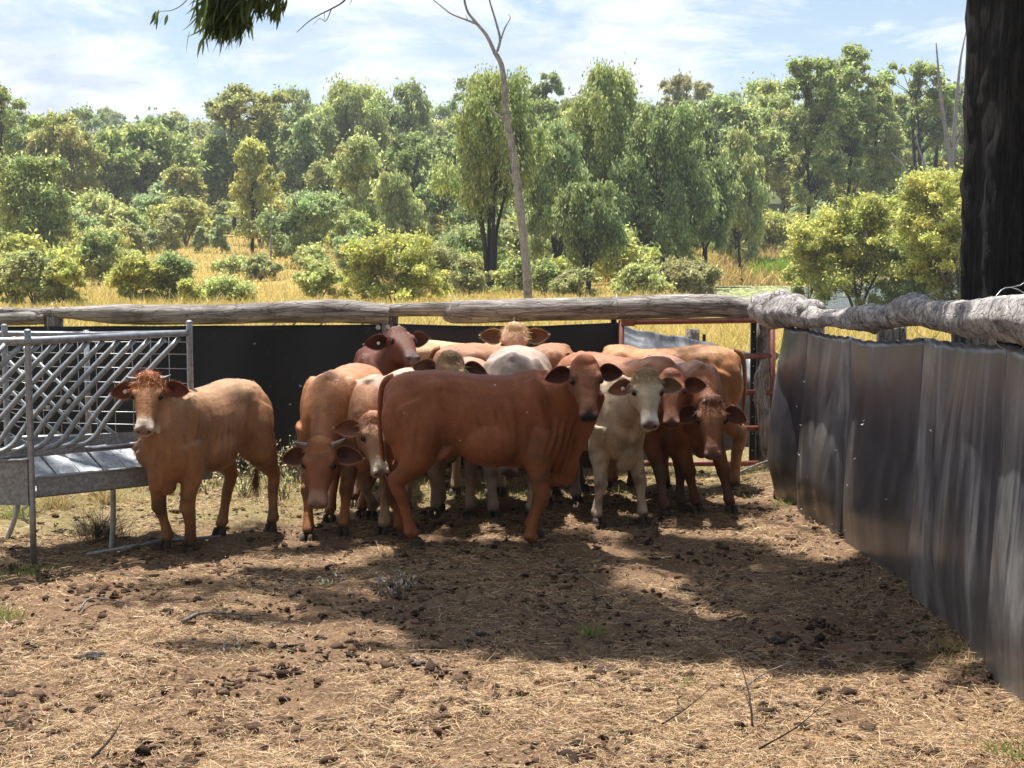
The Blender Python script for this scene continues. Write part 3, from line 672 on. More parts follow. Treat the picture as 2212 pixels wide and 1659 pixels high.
# ------------------------------------------------------------------ cattle
def V3(*a): return Vector(a)
def ringe(c, u, s, ru, rd, rs, n=22, pear=.0, sq=2.3):
    out = []
    for k in range(n):
        q = 2*math.pi*k/n; cq, sq_ = math.cos(q), math.sin(q); e = 2/sq
        x = math.copysign(abs(cq)**e, cq)*rs*(1-pear*sq_); z = math.copysign(abs(sq_)**e, sq_)
        out.append(c+s*x+u*(z*(ru if z > 0 else rd)))
    return out
def smooth_mesh(v, e, it=8, lam=.5, mu=-.52):
    n = len(v); deg = np.bincount(e.ravel(), minlength=n).astype(float)[:, None]
    for k in range(it*2):
        acc = np.zeros_like(v)
        for d in range(3): acc[:, d] = np.bincount(e[:, 0], v[e[:, 1], d], n)+np.bincount(e[:, 1], v[e[:, 0], d], n)
        v = v+(lam if k % 2 == 0 else mu)*(acc/np.maximum(deg, 1)-v)
    return v
def hair_blades(pts, dirs, L, W, cols, rr, name, parent, curl=.3):
    n = len(pts); s = unit(np.cross(dirs, rr.normal(0, 1, (n, 3)))); bend = rr.normal(0, curl, (n, 3)); bend[:, 2] -= .25
    v, f, c = ribbons(pts, unit(dirs), s, L, W, bend, cols, 3)
    return link(name, np_mesh(name, v, f, M['hair'], c), parent)
FUR = {}
def make_cow(label, rump, th, H, poll, hyaw=0, hpitch=48, hroll=0, feet={}, coat=(.4, .2, .1), muz=None, nose=(.10, .05, .045), earin=(.16, .05, .03), back=None, legc=None, pollc=None,
             ears=(0, 0), hs=1.0, horns=None, tag_side=None, dewlap=.5, sheath=False, voxel=.0115, wid=.97, tuft=0, folds=0, seed=0, tail=True, earlen=.168, belly=.65, facec=None, poll3=None, cat='calf', name='calf', eyes=True, fur=26000):
    rr = np.random.default_rng(seed+100)
    fx = V3(math.cos(th), math.sin(th), 0); ly = V3(-fx.y, fx.x, 0); Z = V3(0, 0, 1)
    g0 = gzf(rump[0]+fx.x*.5*H, rump[1]+fx.y*.5*H)
    O = V3(rump[0], rump[1], g0)
    def L(x, y, z): return O+fx*(x*H)+ly*(y*H)+Z*(z*H)
    mb = MB()
    # torso  x, top, bottom, halfwidth
    ST = [(-.005, .90, .76, .04), (.03, .945, .70, .10), (.09, .972, .61, .150), (.18, .985, .55, .185), (.28, .992, .535, .205), (.40, .978, .495, .200), (.52, .965, .455, .212), (.64, .958, .435, .214), (.74, .965, .42, .200), (.83, .985, .415, .176), (.91, .975, .415, .165), (.98, .92, .43, .140), (1.04, .85, .47, .105), (1.075, .78, .54, .06)]
    rings = []
    for x, t, b, w in ST:
        b = b+(1-belly)*.08*math.sin(math.pi*min(1, max(0, (x-.15)/.75)))
        c = (t+b)/2+.02
        rings.append(ringe(L(x, 0, c), Z, ly, (t-c)*H, (c-b)*H, w*H*wid, pear=.10 if x > .2 else .0, sq=2.35))
    mb.ring_loft(rings)
    for s in (1, -1): mb.ell(L(.285, s*.115*wid, .89), (fx*.10*H, ly*.062*H, Z*.062*H))     # hook bones
    for s in (1, -1): mb.ell(L(.07, s*.075, .85), (fx*.06*H, ly*.05*H, Z*.07*H))
    for s in (1, -1):                                                                                             # shoulder blades, upper arm
        mb.ell(L(.855, s*.115*wid, .77), ((fx*.085+Z*.03)*H, ly*.068*H, (Z*.185-fx*.035)*H))
        mb.ell(L(.93, s*.105*wid, .60), (fx*.085*H, ly*.065*H, Z*.115*H))
        mb.ell(L(.60, s*.10*wid, .60), (fx*.20*H, ly*.135*H, Z*.15*H))
    mb.ell(L(.835, 0, .955), (fx*.12*H, ly*.055*H, Z*.034*H))
    # feet
    fl = {'fl': (.90, .115), 'fr': (.90, -.115), 'hl': (.06, .125), 'hr': (.06, -.125)}; foot = {}
    for k, (x, y) in fl.items():
        if k in feet:
            q = G(*feet[k]) if len(feet[k]) == 2 else V3(*feet[k][:2], 0); 
        else: q = L(x, y, 0)
        foot[k] = V3(q.x, q.y, gzf(q.x, q.y))
    def limb(pts, rad, n=14): mb.tube(bez(pts, 5), list(np.interp(np.linspace(0, len(rad)-1, (len(pts)-1)*5+1), range(len(rad)), [q*H for q in rad])), n)
    for k in ('fl', 'fr'):
        s = 1 if k == 'fl' else -1; Fp = foot[k]; df = Fp-L(.90, s*.115, 0); df.z = 0
        el = L(.855, s*.125*wid, .50); kn = el.lerp(Fp+Z*.02, .50)+fx*(.022*H)+df*.0; kn.z = .275*H+g0
        ft = Fp-fx*(.022*H)+Z*(.088*H)
        limb([L(.90, s*.11*wid, .66), el, el.lerp(kn, .55)+fx*.004, kn, kn.lerp(ft, .5)-fx*(.004*H), ft, Fp+fx*(.008*H)+Z*(.060*H)], [.096, .077, .052, .043, .0285, .036, .031])
        mb.ell(kn+fx*(.006*H), (fx*.048*H, ly*.048*H, Z*.055*H)); mb.ell(ft-fx*(.010*H), (fx*.036*H, ly*.041*H, Z*.028*H))
    for k in ('hl', 'hr'):
        s = 1 if k == 'hl' else -1; Fp = foot[k]; df = Fp-L(.06, s*.125, 0); df.z = 0
        st = L(.245, s*.155*wid, .60)+df*.12; hk = L(.0, s*.125*wid, .365)+df*.62; hk.z = .365*H+g0
        ft = Fp-fx*(.020*H)+Z*(.088*H)
        limb([L(.15, s*.085*wid, .80), L(.20, s*.115*wid, .68), st.lerp(hk, .33)-fx*(.012*H), st.lerp(hk, .70), hk, hk.lerp(ft, .35)+fx*.006, hk.lerp(ft, .7), ft, Fp+fx*(.008*H)+Z*(.060*H)], [.128, .138, .106, .063, .043, .036, .030, .0375, .032])
        mb.ell(L(.13, s*.105*wid, .72), (fx*.150*H, ly*.088*H, Z*.20*H)); mb.ell(L(.16, s*.115*wid, .585), ((fx*.125+Z*.02)*H, ly*.068*H, Z*.12*H)); mb.ell(st+Z*.01, (fx*.06*H, ly*.055*H, Z*.09*H))
        mb.ell(hk-fx*(.022*H)+Z*(.02*H), (fx*.030*H, ly*.028*H, Z*.05*H)); mb.ell(ft-fx*(.010*H), (fx*.036*H, ly*.041*H, Z*.028*H))
    # head frame
    Pl = V3(*poll3) if poll3 else P(*poll); a = R(hyaw); p = R(hpitch)
    h = V3(math.sin(a), -math.cos(a), 0); fw = h*math.cos(p)-Z*math.sin(p); up = h*math.sin(p)+Z*math.cos(p); lt = V3(math.cos(a), math.sin(a), 0)
    if hroll:
        rot = Matrix.Rotation(R(hroll), 3, fw); up = rot @ up; lt = rot @ lt
    def Hd(x, y, z): return Pl+fw*(x*hs)+lt*(y*hs)+up*(z*hs)
    HS = [(-.045, .050, .004, -.075), (-.015, .080, .032, -.105), (.03, .093, .044, -.138), (.075, .097, .048, -.160), (.12, .092, .046, -.168), (.165, .084, .038, -.158), (.21, .070, .028, -.136), (.255, .057, .019, -.112), (.29, .053, .014, -.100), (.32, .058, .011, -.096), (.345, .060, .003, -.092), (.366, .054, -.012, -.084), (.378, .040, -.028, -.070)]
    rings = []
    for x, w, t, b in HS:
        c = t*.55+b*.45; rings.append(ringe(Hd(x, 0, c), up, lt, (t-c)*hs, (c-b)*hs, w*hs, n=22, pear=-.10, sq=2.5))
    mb.ring_loft(rings)
    for s in (1, -1):
        mb.ell(Hd(.108, s*.074, .016), (fw*.038*hs, lt*.024*hs, up*.024*hs)); mb.ell(Hd(.165, s*.055, -.03), (fw*.05*hs, lt*.02*hs, up*.03*hs))
        mb.ell(Hd(.10, s*.058, -.11), (fw*.075*hs, lt*.036*hs, up*.055*hs)); mb.ell(Hd(.354, s*.035, -.018), (fw*.026*hs, lt*.027*hs, up*.024*hs))
    mb.ell(Hd(.0, 0, .026), (fw*.050*hs, lt*.068*hs, up*.030*hs)); mb.ell(Hd(.33, 0, -.103), (fw*.035*hs, lt*.034*hs, up*.022*hs))
    # neck
    n0 = L(.86, 0, .735); n1 = L(1.02, 0, .77); n3 = Hd(.05, 0, -.065); n2 = n3-h*(.13*H)-Z*(.05*H)
    if (n3-n0).length < .45*H: n1 = L(.96, 0, .77)
    def bz(t): return n0*(1-t)**3+n1*3*t*(1-t)**2+n2*3*t*t*(1-t)+n3*t**3
    def bt(t): return ((n1-n0)*3*(1-t)**2+(n2-n1)*6*t*(1-t)+(n3-n2)*3*t*t).normalized()
    rings = []; tn = 14; neck = []
    for i in range(tn):
        t = i/(tn-1); c = bz(t); T = bt(t); u = (Z*(1-t)+up*t); u = (u-T*u.dot(T)).normalized(); s_ = T.cross(u)
        ru = (.215*(1-t)+.085*t)*H*(1-.18*math.sin(t*math.pi)); rd = (.25*(1-t)+.105*t)*H*(1-.22*math.sin(t*math.pi)); rs = (.120*(1-t)+.072*t)*H*(1-.12*math.sin(t*math.pi))
        rings.append(ringe(c, u, s_, ru, rd, rs, sq=2.1, pear=.12)); neck.append((c, u, s_, rd, T))
    mb.ring_loft(rings)
    if dewlap > 0:
        rg = []
        for i in range(1, tn):
            t = i/(tn-1); c, u, s_, rd, T = neck[i]; d_ = (dewlap*(.125*(1-t)**1.3+.022)+.02)*H*(1-.7*sm(.8, 1, t)); wv_ = .012*math.sin(t*16+seed)*H*dewlap
            rg.append(ringe(c-u*(rd*.70)+s_*wv_, u, s_, .04*H, d_+rd*.30, (.030-.008*t)*H, n=14, sq=2))
        mb.ring_loft(rg)
    if dewlap > 0:
        mb.ell(L(1.01, 0, .50-.04*dewlap), (fx*.09*H, ly*(.040+.02*(1-dewlap))*H, Z*(.075+.065*dewlap)*H)); mb.ell(L(.94, 0, .42-.045*dewlap), (fx*.09*H, ly*.04*H, Z*.05*H))
    if sheath:
        for i in range(7):
            t = i/6; mb.ell(L(.40+.09*t, 0, .458-.015*t), (fx*.04*H, ly*.013*H, Z*(.028)*H))
    # flank folds
    for s in (1, -1): mb.ell(L(.33, s*.135*wid, .535), ((fx*.08+Z*.05)*H, ly*.022*H, (Z*.035)*H))
    # union by voxel remesh
    me = mb.mesh('tmp'); to = bpy.data.objects.new('tmp', me); C.objects.link(to)
    md = to.modifiers.new('r', 'REMESH'); md.mode = 'VOXEL'; md.voxel_size = voxel
    dg = bpy.context.evaluated_depsgraph_get(); m2 = bpy.data.meshes.new_from_object(to.evaluated_get(dg)); bpy.data.objects.remove(to); bpy.data.meshes.remove(me)
    nv = len(m2.vertices); v = np.zeros(nv*3); m2.vertices.foreach_get('co', v); v = v.reshape(-1, 3)
    e = np.zeros(len(m2.edges)*2, dtype=np.int64); m2.edges.foreach_get('vertices', e); e = e.reshape(-1, 2)
    q = np.zeros(len(m2.loops), dtype=np.int64); m2.loops.foreach_get('vertex_index', q); f = q.reshape(-1, 4)
    bpy.data.meshes.remove(m2)
    def nrm_of(v):
        fn = np.cross(v[f[:, 2]]-v[f[:, 0]], v[f[:, 3]]-v[f[:, 1]]); n = np.zeros_like(v)
        for k in range(4):
            for d in range(3): n[:, d] += np.bincount(f[:, k], fn[:, d], len(v))
        return unit(n)
    A = lambda w: np.array(w)
    hx0 = (v-A(Pl))@A(fw)/hs; head_m = (hx0 > .0)&(hx0 < .44)&(abs((v-A(Pl))@A(lt))/hs < .12)&(abs((v-A(Pl))@A(up)+.06*hs)/hs < .14)
    v1 = smooth_mesh(v, e, int(15*(.0115/voxel)**2), .55, -.30*0-.5); vh = smooth_mesh(v, e, 4)
    w = head_m.astype(float)[:, None]; v = v1*(1-w)+vh*w
    nr = nrm_of(v)
    # local coordinates of every vertex
    bx = ((v-A(O))@A(fx))/H; by = ((v-A(O))@A(ly))/H; bz_ = (v[:, 2]-g0)/H
    hx = (v-A(Pl))@A(fw)/hs; hy = (v-A(Pl))@A(lt)/hs; hz = (v-A(Pl))@A(up)/hs
    # neck coordinate
    ts = np.linspace(0, 1, 40); np_ = np.array([bz(t) for t in ts]); d2 = ((v[:, None, :]-np_[None])**2).sum(-1); ti = d2.argmin(1); nt_ = ts[ti]; nd = np.sqrt(d2.min(1))
    seg = np.concatenate([[0], np.cumsum(np.linalg.norm(np.diff(np_, axis=0), axis=1))])
    disp = np.zeros(len(v))
    disp += .0035*H*sinnoise(bx*3+by, bz_*3+by*2, .9, seed, 3)*(bz_ > .4)
    lat_ = abs(nr@A(ly))**.7; bod = (~head_m)
    disp -= H*lat_*bod*(.012*np.exp(-((bx-.755+.10*(bz_-.6))/.020)**2)*sm(.48, .58, bz_)*sm(.93, .82, bz_)
        + .013*np.exp(-((bx-.345-.22*(.78-bz_))/.026)**2)*sm(.52, .60, bz_)*sm(.90, .80, bz_) + .016*np.exp(-(((bx-.41)/.060)**2+((bz_-.86)/.045)**2))
        + .007*np.exp(-((bx-.115+.05*(bz_-.6))/.014)**2)*sm(.40, .5, bz_)*sm(.86, .7, bz_) + .006*np.exp(-((bx-.185-.1*(bz_-.6))/.016)**2)*sm(.46, .55, bz_)*sm(.82, .7, bz_)
        - .008*np.exp(-((bx-.875+.28*(bz_-.75))/.016)**2)*sm(.62, .7, bz_)*sm(.95, .88, bz_) + .007*np.exp(-((bx-.925+.28*(bz_-.75))/.018)**2)*sm(.6, .7, bz_)*sm(.93, .86, bz_))
    disp += H*.004*np.exp(-(by/.022)**2)*(nr[:, 2] > .5)*(bx > .1)*(bx < .95)*(1+.2*np.sin(bx*2*np.pi/.045))*bod
    rib = np.exp(-((bx-.60)/.16)**2)*np.exp(-((bz_-.68)/.14)**2)
    disp += .0038*H*rib*np.sin((bx+.25*bz_)*2*np.pi/.052)
    if folds:
        s_ar = np.interp(nt_, ts, seg); al = v@A(ly)
        fm = sm(.28, .45, nt_)*(1-sm(.86, .96, nt_))*(nd < .26*H)*(hx < .06)
        disp += folds*fm*np.sin(s_ar*2*np.pi/.042+2.2*np.sin(v[:, 2]*9)+bz_*4)*(.35+.65*sm(.95, .6, bz_))
        fm2 = np.exp(-((bx-.99)/.07)**2)*sm(.78, .62, bz_)*(bz_ > .38); disp += folds*1.5*fm2*np.sin((bx-.3*bz_)*2*np.pi/.045+by*20)
    v = v+nr*disp[:, None]
    # nostrils, mouth, eye sockets
    inh = (hx > -.05)&(hx < .44)&(abs(hy) < .13)&(hz > np.interp(hx, [q[0] for q in HS], [q[3] for q in HS])-np.where(hx > .2, .016, .03))&(hz < .09)
    for s in (1, -1):
        c = np.array([.368, s*.035, -.020]); dd = np.sqrt(((hx-c[0])/.019)**2+((hy-c[1]-s*(-.2)*(hx-.368))/.0125)**2+((hz-c[2])/.019)**2); k = inh*np.exp(-dd**2); v = v-(nr*(.012*hs*k)[:, None])
    mo = inh*(hx > .25)*np.exp(-((hz+.070+(hx-.32)*.12)/.0055)**2)*(hx < .41); v = v-nr*(.0035*hs*mo)[:, None]
    # colour
    col = np.tile(np.array(coat), (len(v), 1)); 
    def blend(c, w_):
        nonlocal col
        w_ = np.clip(w_, 0, 1)[:, None]; col = col*(1-w_)+np.array(c)*w_
    n_l = sinnoise(bx+by, bz_+by, .35, seed+5, 4)
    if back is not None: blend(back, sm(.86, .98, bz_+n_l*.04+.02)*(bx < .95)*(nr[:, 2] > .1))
    if legc is not None: blend(legc, sm(.42, .22, bz_+n_l*.05)*(~head_m))
    if facec is not None: blend(facec, inh*sm(.03, .12, hx)*(nd > 0))
    if pollc is not None: blend(pollc, inh*sm(.11, .02, hx+.5*abs(hy)+n_l*.02)*(hz > -.06))
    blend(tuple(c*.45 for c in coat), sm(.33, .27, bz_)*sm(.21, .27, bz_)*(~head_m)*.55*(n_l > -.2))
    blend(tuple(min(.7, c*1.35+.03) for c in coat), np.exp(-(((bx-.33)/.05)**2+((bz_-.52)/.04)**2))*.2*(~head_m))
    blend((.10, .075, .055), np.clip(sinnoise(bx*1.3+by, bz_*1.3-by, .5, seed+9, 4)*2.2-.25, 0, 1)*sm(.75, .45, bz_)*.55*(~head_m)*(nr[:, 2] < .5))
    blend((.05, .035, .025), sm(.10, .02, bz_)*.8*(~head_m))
    if muz is not None: blend(muz, inh*(abs(hy) < .078)*(hz > -.118)*sm(.255, .315, hx+n_l*.015-.25*(hz+.03)*(hz < 0)*0))
    npd = inh*(hx > .330)*np.clip(1.6-(np.sqrt((hy/.058)**2+((hz+.022)/.036)**2))*1.25, 0, 1)*sm(.335, .350, hx); blend(nose, npd*1.2)
    for s in (1, -1):
        dd = np.sqrt(((hx-.370)/.016)**2+((hy-s*.035)/.0115)**2+((hz+.021)/.016)**2); blend((.006, .004, .004), inh*sm(1.35, .7, dd))
        de = np.sqrt((hx-.132)**2+(hy-s*.087)**2+((hz-.004))**2); blend(tuple(c*.18 for c in coat), inh*sm(.034, .020, de)*.85)
        blend(tuple(c*.72 for c in coat), inh*np.exp(-(((hx-.19)/.03)**2+((hy-s*.06)/.02)**2))*.4)
    blend((.03, .015, .012), mo*.8)
    ec = []; evs = []; efs = []; base = len(v); fr_p = []; fr_d = []
    vup = (Z-lt*Z.dot(lt)).normalized()
    for s, lift in ((-1, ears[0]), (1, ears[1])):
        l = R(lift); e0 = (lt*s*math.cos(l)+vup*math.sin(l)-h*.22).normalized(); wv = (vup-e0*vup.dot(e0)).normalized(); n_ = e0.cross(wv)
        if n_.dot(h) < 0: n_ = -n_
        bs_ = Hd(.056, s*.084, -.032); nu, nvv = 15, 11; EL = earlen*hs; EW = EL*.70
        start = base+sum(len(x) for x in evs); pts = []; cc = []
        for lay in (0, 1):
            for i in range(nu):
                u_ = i/(nu-1); hw = EW*.5*max(.10*(1-u_), (math.sin(math.pi*min(1, u_**.78*.97+.03))**.72)); hw = max(hw, .013*hs*(1-u_))
                cen = bs_+e0*(EL*u_)-vup*(.02*u_*u_*hs)
                for j in range(nvv):
                    vv = -1+2*j/(nvv-1); dep = (.030*(1-u_)+.016)*hs
                    pt = cen+wv*(vv*hw)+n_*(dep*(vv*vv-1)*.9)-n_*(.0045*lay*hs*(1-abs(vv)**6))+n_*(.006*math.sin(u_*3.1+vv*2+seed)*hs)
                    pts.append(pt); edge = abs(vv) > .82 or u_ > .93
                    if lay == 0 and not edge: cc.append(tuple(q*(1.0-.35*(abs(vv) < .4 and u_ < .5)) for q in earin))
                    elif edge: cc.append(tuple(min(.8, q*1.35+.05) for q in coat))
                    else: cc.append(coat)
                    if lay == 0 and edge and rr.random() < 1:
                        for _ in range(5): fr_p.append(A(pt)+rr.normal(0, .003, 3)); fr_d.append(A((wv*vv+e0*(.6 if u_ < .9 else 1.6)))+rr.normal(0, .3, 3))
        K = nu*nvv
        for lay in (0, 1):
            for i in range(nu-1):
                for j in range(nvv-1):
                    q0 = start+lay*K+i*nvv+j; qd = (q0, q0+nvv, q0+nvv+1, q0+1); efs.append(qd if lay else qd[::-1])
        for i in range(nu-1):
            for j in (0, nvv-1): q0 = start+i*nvv+j; efs.append((q0, q0+nvv, q0+nvv+K, q0+K))
        for j in range(nvv-1): q0 = start+(nu-1)*nvv+j; efs.append((q0, q0+1, q0+1+K, q0+K))
        evs.append(pts); ec += cc
        if tag_side == s:
            tagc = bs_+e0*(EL*.40)-wv*(EW*.08)+n_*(.004); tn_ = n_
    vv_ = np.array([tuple(q) for x in evs for q in x]); 
    # tail
    tv = []; 
    if tail:
        tb = MB(); tp = bez([L(.05, 0, .945), L(.005, 0, .93), L(-.022, 0, .86), L(-.030, .01, .70), L(-.022, .015, .54), L(-.002, .01, .42), L(.012, .01, .34)], 5)
        tb.tube(tp, list(np.interp(np.linspace(0, 1, len(tp)), [0, .15, .5, 1], [.030*H, .020*H, .0125*H, .009*H])), 12)
        # keep quads only
        tvv = np.array(tb.v); tf = np.array([q_ for q_ in tb.f if len(q_) == 4])
    o0 = base+len(vv_)
    allv = np.concatenate([v, vv_]+([tvv] if tail else [])); allf = np.concatenate([f, np.array(efs)]+([tf+o0] if tail else []))
    allc = np.concatenate([col, np.array(ec)]+([np.tile(np.array(coat)*.8, (len(tvv), 1))] if tail else []))
    root = empty(name, (O.x+fx.x*.5*H, O.y+fx.y*.5*H, g0)); tag(root, label, cat, 'young cattle bunched in the yard')
    rl = A(root.location)
    b_ = link('body', np_mesh('body', allv-rl, allf, M['coat'], allc, smooth=True), root, world=False)
    if eyes:
        for s in (1, -1):
            eb = MB(); eb.ell(Hd(.133, s*.0875, .007), (fw*.0195*hs, lt*.017*hs, up*.0185*hs), 16, 10); eb.build('eye', M['eye'], root)
    # hooves
    for k, Fp in foot.items():
        hb = MB()
        for s in (1, -1):
            rg = []
            for zz, rx_, off, rw in ((.052, .024, .002, .016), (.032, .033, .005, .019), (.004, .041, .010, .0215), (-.010, .041, .010, .0215)):
                rg.append([Fp+fx*((off+math.cos(q_)*rx_*(1.15 if math.cos(q_) > 0 else .8))*H)+ly*((s*.0225+math.sin(q_)*rw)*H)+Z*(zz*H) for q_ in [2*math.pi*i/12 for i in range(12)]])
            hb.ring_loft(rg)
        hb.build('hoof', M['hoof'], root)
    if horns:
        for s, (hl, hup, hout) in zip((-1, 1), horns):
            hb = MB(); p0 = Hd(.010, s*.078, .018); d_ = (lt*s*hout+vup*hup-h*.1).normalized(); hb.tube(bez([p0-d_*.01, p0+d_*hl*.45, p0+d_*hl*.8+vup*.004, p0+d_*hl+vup*.010], 4), list(np.interp(np.linspace(0, 1, 13), [0, .4, 1], [.0165*hs, .012*hs, .002])), 12); hb.build('horn', M['horn'], root)
    if tag_side is not None:
        tb = MB(); c = tagc; tb.ring_loft([[c+(e_*math.cos(q_)+w_*math.sin(q_))*rd_+tn_*hh for q_ in [2*math.pi*i/12 for i in range(12)]] for e_, w_, rd_, hh in [(lt, vup, .012, -.002), (lt, vup, .012, .003), (lt, vup, .005, .005)]]); tb.build('ear_tag', M['tagw'], root)
    # short coat hair lying along the body
    if fur:
        ix = rr.integers(0, len(v), fur); jt = rr.normal(0, voxel*.4, (fur, 3)); nn = nr[ix]; pp = v[ix]+jt-nn*(jt*nn).sum(1, keepdims=True)-nn*.0012
        hd = inh[ix]; lg = (bz_[ix] < .40)&~hd
        fl_ = np.where(hd[:, None], A(fw)[None]*.9+A(up)[None]*.1, np.where(lg[:, None], A(Z)[None]*-1.0, A(fx)[None]*-.75+A(Z)[None]*-.55))
        sw = sinnoise(bx[ix]*3+by[ix], bz_[ix]*3, .7, seed+20, 3)[:, None]; fl_ = fl_+sw*.5*np.cross(nn, fl_); fl_ = fl_-nn*(fl_*nn).sum(1, keepdims=True)
        dr = unit(unit(fl_)+nn*.16+rr.normal(0, .10, (fur, 3))); sd = unit(np.cross(dr, nn)+rr.normal(0, .15, (fur, 3)))
        Lh = np.where(hd, .008*hs, np.where(lg, .011, .020))*rr.uniform(.6, 1.3, fur); Wh = np.where(hd, .0014, .0021)*rr.uniform(.7, 1.3, fur)
        fc = col[ix]*rr.uniform(.62, 1.42, (fur, 1))*(1+.22*sinnoise(bx[ix], bz_[ix]+by[ix], .12, seed+21, 4))[:, None]
        fv, ff, fcc = ribbons(pp, dr, sd, Lh, Wh, nn*-.10, fc, 2)
        link('coat_hair', np_mesh('coat_hair', fv-rl, ff, M['hair'], np.clip(fcc, .004, .9)), root, world=False)
    # hair: ear fringe, poll tuft, tail switch
    cf = np.array([min(.85, q_*1.5+.08) for q_ in coat])
    n2_ = len(fr_p)//2
    for sl in (slice(0, n2_), slice(n2_, 2*n2_)):
        n_ = n2_; hair_blades(np.array(fr_p[sl]), np.array(fr_d[sl]), rr.uniform(.006, .012, n_), np.full(n_, .0014), np.tile(cf, (n_, 1))*rr.uniform(.8, 1.15, (n_, 1)), rr, 'ear_fringe', root)
    if tuft:
        cand = np.where(inh & (hx < .085) & (hz > -.03) & (nr@A(up) > .0))[0]
        if len(cand):
            ix = rr.choice(cand, tuft); pc = np.array(pollc if pollc is not None else coat)
            side = hy[ix][:, None]*A(lt)*9; dr = nr[ix]*.28+A(fw)*.62+side*.7+rr.normal(0, .28, (tuft, 3))
            hair_blades(v[ix], dr, rr.uniform(.012, .028, tuft), np.full(tuft, .0032), np.tile(pc, (tuft, 1))*rr.uniform(.6, 1.5, (tuft, 1)), rr, 'hair_tuft', root, .7)
    if tail:
        m_ = 170; pt = np.array([tuple(tp[i]) for i in rr.integers(int(len(tp)*.80), len(tp), m_)]); dr = np.tile(np.array([fx.x*.12, fx.y*.12, -1.]), (m_, 1))+rr.normal(0, .16, (m_, 3))
        hair_blades(pt, dr, rr.uniform(.08, .17, m_)*H, np.full(m_, .0042), np.tile(np.array(coat)*.5, (m_, 1))*rr.uniform(.6, 1.4, (m_, 1)), rr, 'tail_switch', root, .12)
    return root
def heading(a, b): return math.atan2(b[1]-a[1], b[0]-a[0])
RED = (.33, .112, .045); TAN = (.44, .235, .115); TAN2 = (.42, .20, .09); CREAM = (.55, .43, .29); DKR = (.125, .036, .018); RB = (.26, .095, .045)
def build_cattle():
    make_cow('tan calf with curly ginger poll and small horns standing by the hay feeder', (-1.66, 9.80), R(-114), 1.0, (322, 820, 8.90), hyaw=3, hpitch=52, hroll=0, ears=(-2, 2), hs=.93,
             feet={'fr': (357, 1188), 'fl': (406, 1190), 'hr': (476, 1158), 'hl': (586, 1152)}, coat=(.36, .175, .082), muz=(.72, .62, .50), nose=(.30, .20, .17), pollc=(.42, .16, .06), facec=(0.450, 0.222, 0.110), back=(.42, .255, .14), earin=(.17, .045, .025), horns=((.060, .12, 1), (.060, .30, 1)), tag_side=-1, dewlap=.45, tuft=1500, folds=.0025, seed=1, fur=62000, wid=.97, voxel=.0095)  # paler back puts the calf's sunlit tone into its coat colour
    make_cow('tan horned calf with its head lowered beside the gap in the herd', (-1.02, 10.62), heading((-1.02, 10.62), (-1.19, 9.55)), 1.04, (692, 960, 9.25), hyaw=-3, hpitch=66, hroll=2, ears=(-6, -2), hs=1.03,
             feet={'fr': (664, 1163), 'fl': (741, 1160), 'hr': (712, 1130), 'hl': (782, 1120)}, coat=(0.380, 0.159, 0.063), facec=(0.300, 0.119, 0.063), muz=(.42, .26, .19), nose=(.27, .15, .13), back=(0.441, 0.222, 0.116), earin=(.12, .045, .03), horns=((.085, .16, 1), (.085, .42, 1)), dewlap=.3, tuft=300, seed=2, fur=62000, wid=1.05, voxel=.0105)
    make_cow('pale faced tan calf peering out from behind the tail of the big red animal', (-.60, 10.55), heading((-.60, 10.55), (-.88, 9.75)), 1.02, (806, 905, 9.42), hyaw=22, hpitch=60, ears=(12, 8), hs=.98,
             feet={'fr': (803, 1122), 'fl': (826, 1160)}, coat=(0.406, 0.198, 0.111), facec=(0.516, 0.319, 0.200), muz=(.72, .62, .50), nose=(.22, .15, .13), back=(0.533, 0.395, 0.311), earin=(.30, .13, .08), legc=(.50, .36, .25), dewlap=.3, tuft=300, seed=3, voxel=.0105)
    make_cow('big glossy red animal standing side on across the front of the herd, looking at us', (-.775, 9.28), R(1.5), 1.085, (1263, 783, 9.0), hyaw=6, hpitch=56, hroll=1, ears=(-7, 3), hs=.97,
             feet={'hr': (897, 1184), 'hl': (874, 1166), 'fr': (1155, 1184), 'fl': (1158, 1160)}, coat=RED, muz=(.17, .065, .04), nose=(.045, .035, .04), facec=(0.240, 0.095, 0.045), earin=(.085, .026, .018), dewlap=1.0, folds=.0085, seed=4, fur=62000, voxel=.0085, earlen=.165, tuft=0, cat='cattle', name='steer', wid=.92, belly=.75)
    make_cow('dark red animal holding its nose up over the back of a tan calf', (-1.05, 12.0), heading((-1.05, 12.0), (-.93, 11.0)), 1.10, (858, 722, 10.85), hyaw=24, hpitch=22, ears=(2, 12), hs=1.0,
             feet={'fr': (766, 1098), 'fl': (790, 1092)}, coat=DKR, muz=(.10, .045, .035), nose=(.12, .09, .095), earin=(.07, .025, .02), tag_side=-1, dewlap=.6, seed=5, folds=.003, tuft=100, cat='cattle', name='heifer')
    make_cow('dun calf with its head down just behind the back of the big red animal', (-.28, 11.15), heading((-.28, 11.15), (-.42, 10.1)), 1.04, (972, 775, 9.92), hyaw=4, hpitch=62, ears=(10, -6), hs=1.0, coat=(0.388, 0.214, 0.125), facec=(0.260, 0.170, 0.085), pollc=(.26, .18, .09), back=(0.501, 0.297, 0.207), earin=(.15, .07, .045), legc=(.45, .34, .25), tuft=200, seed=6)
    make_cow('light brown animal standing side on against the back belting, left of the pale head', (-.60, 11.62), R(2), 1.10, None, poll3=(.70, 11.55, .78), hyaw=60, hpitch=40, coat=(0.336, 0.135, 0.058), back=(0.406, 0.207, 0.116), seed=7, voxel=.014, cat='cattle', name='heifer', eyes=True)
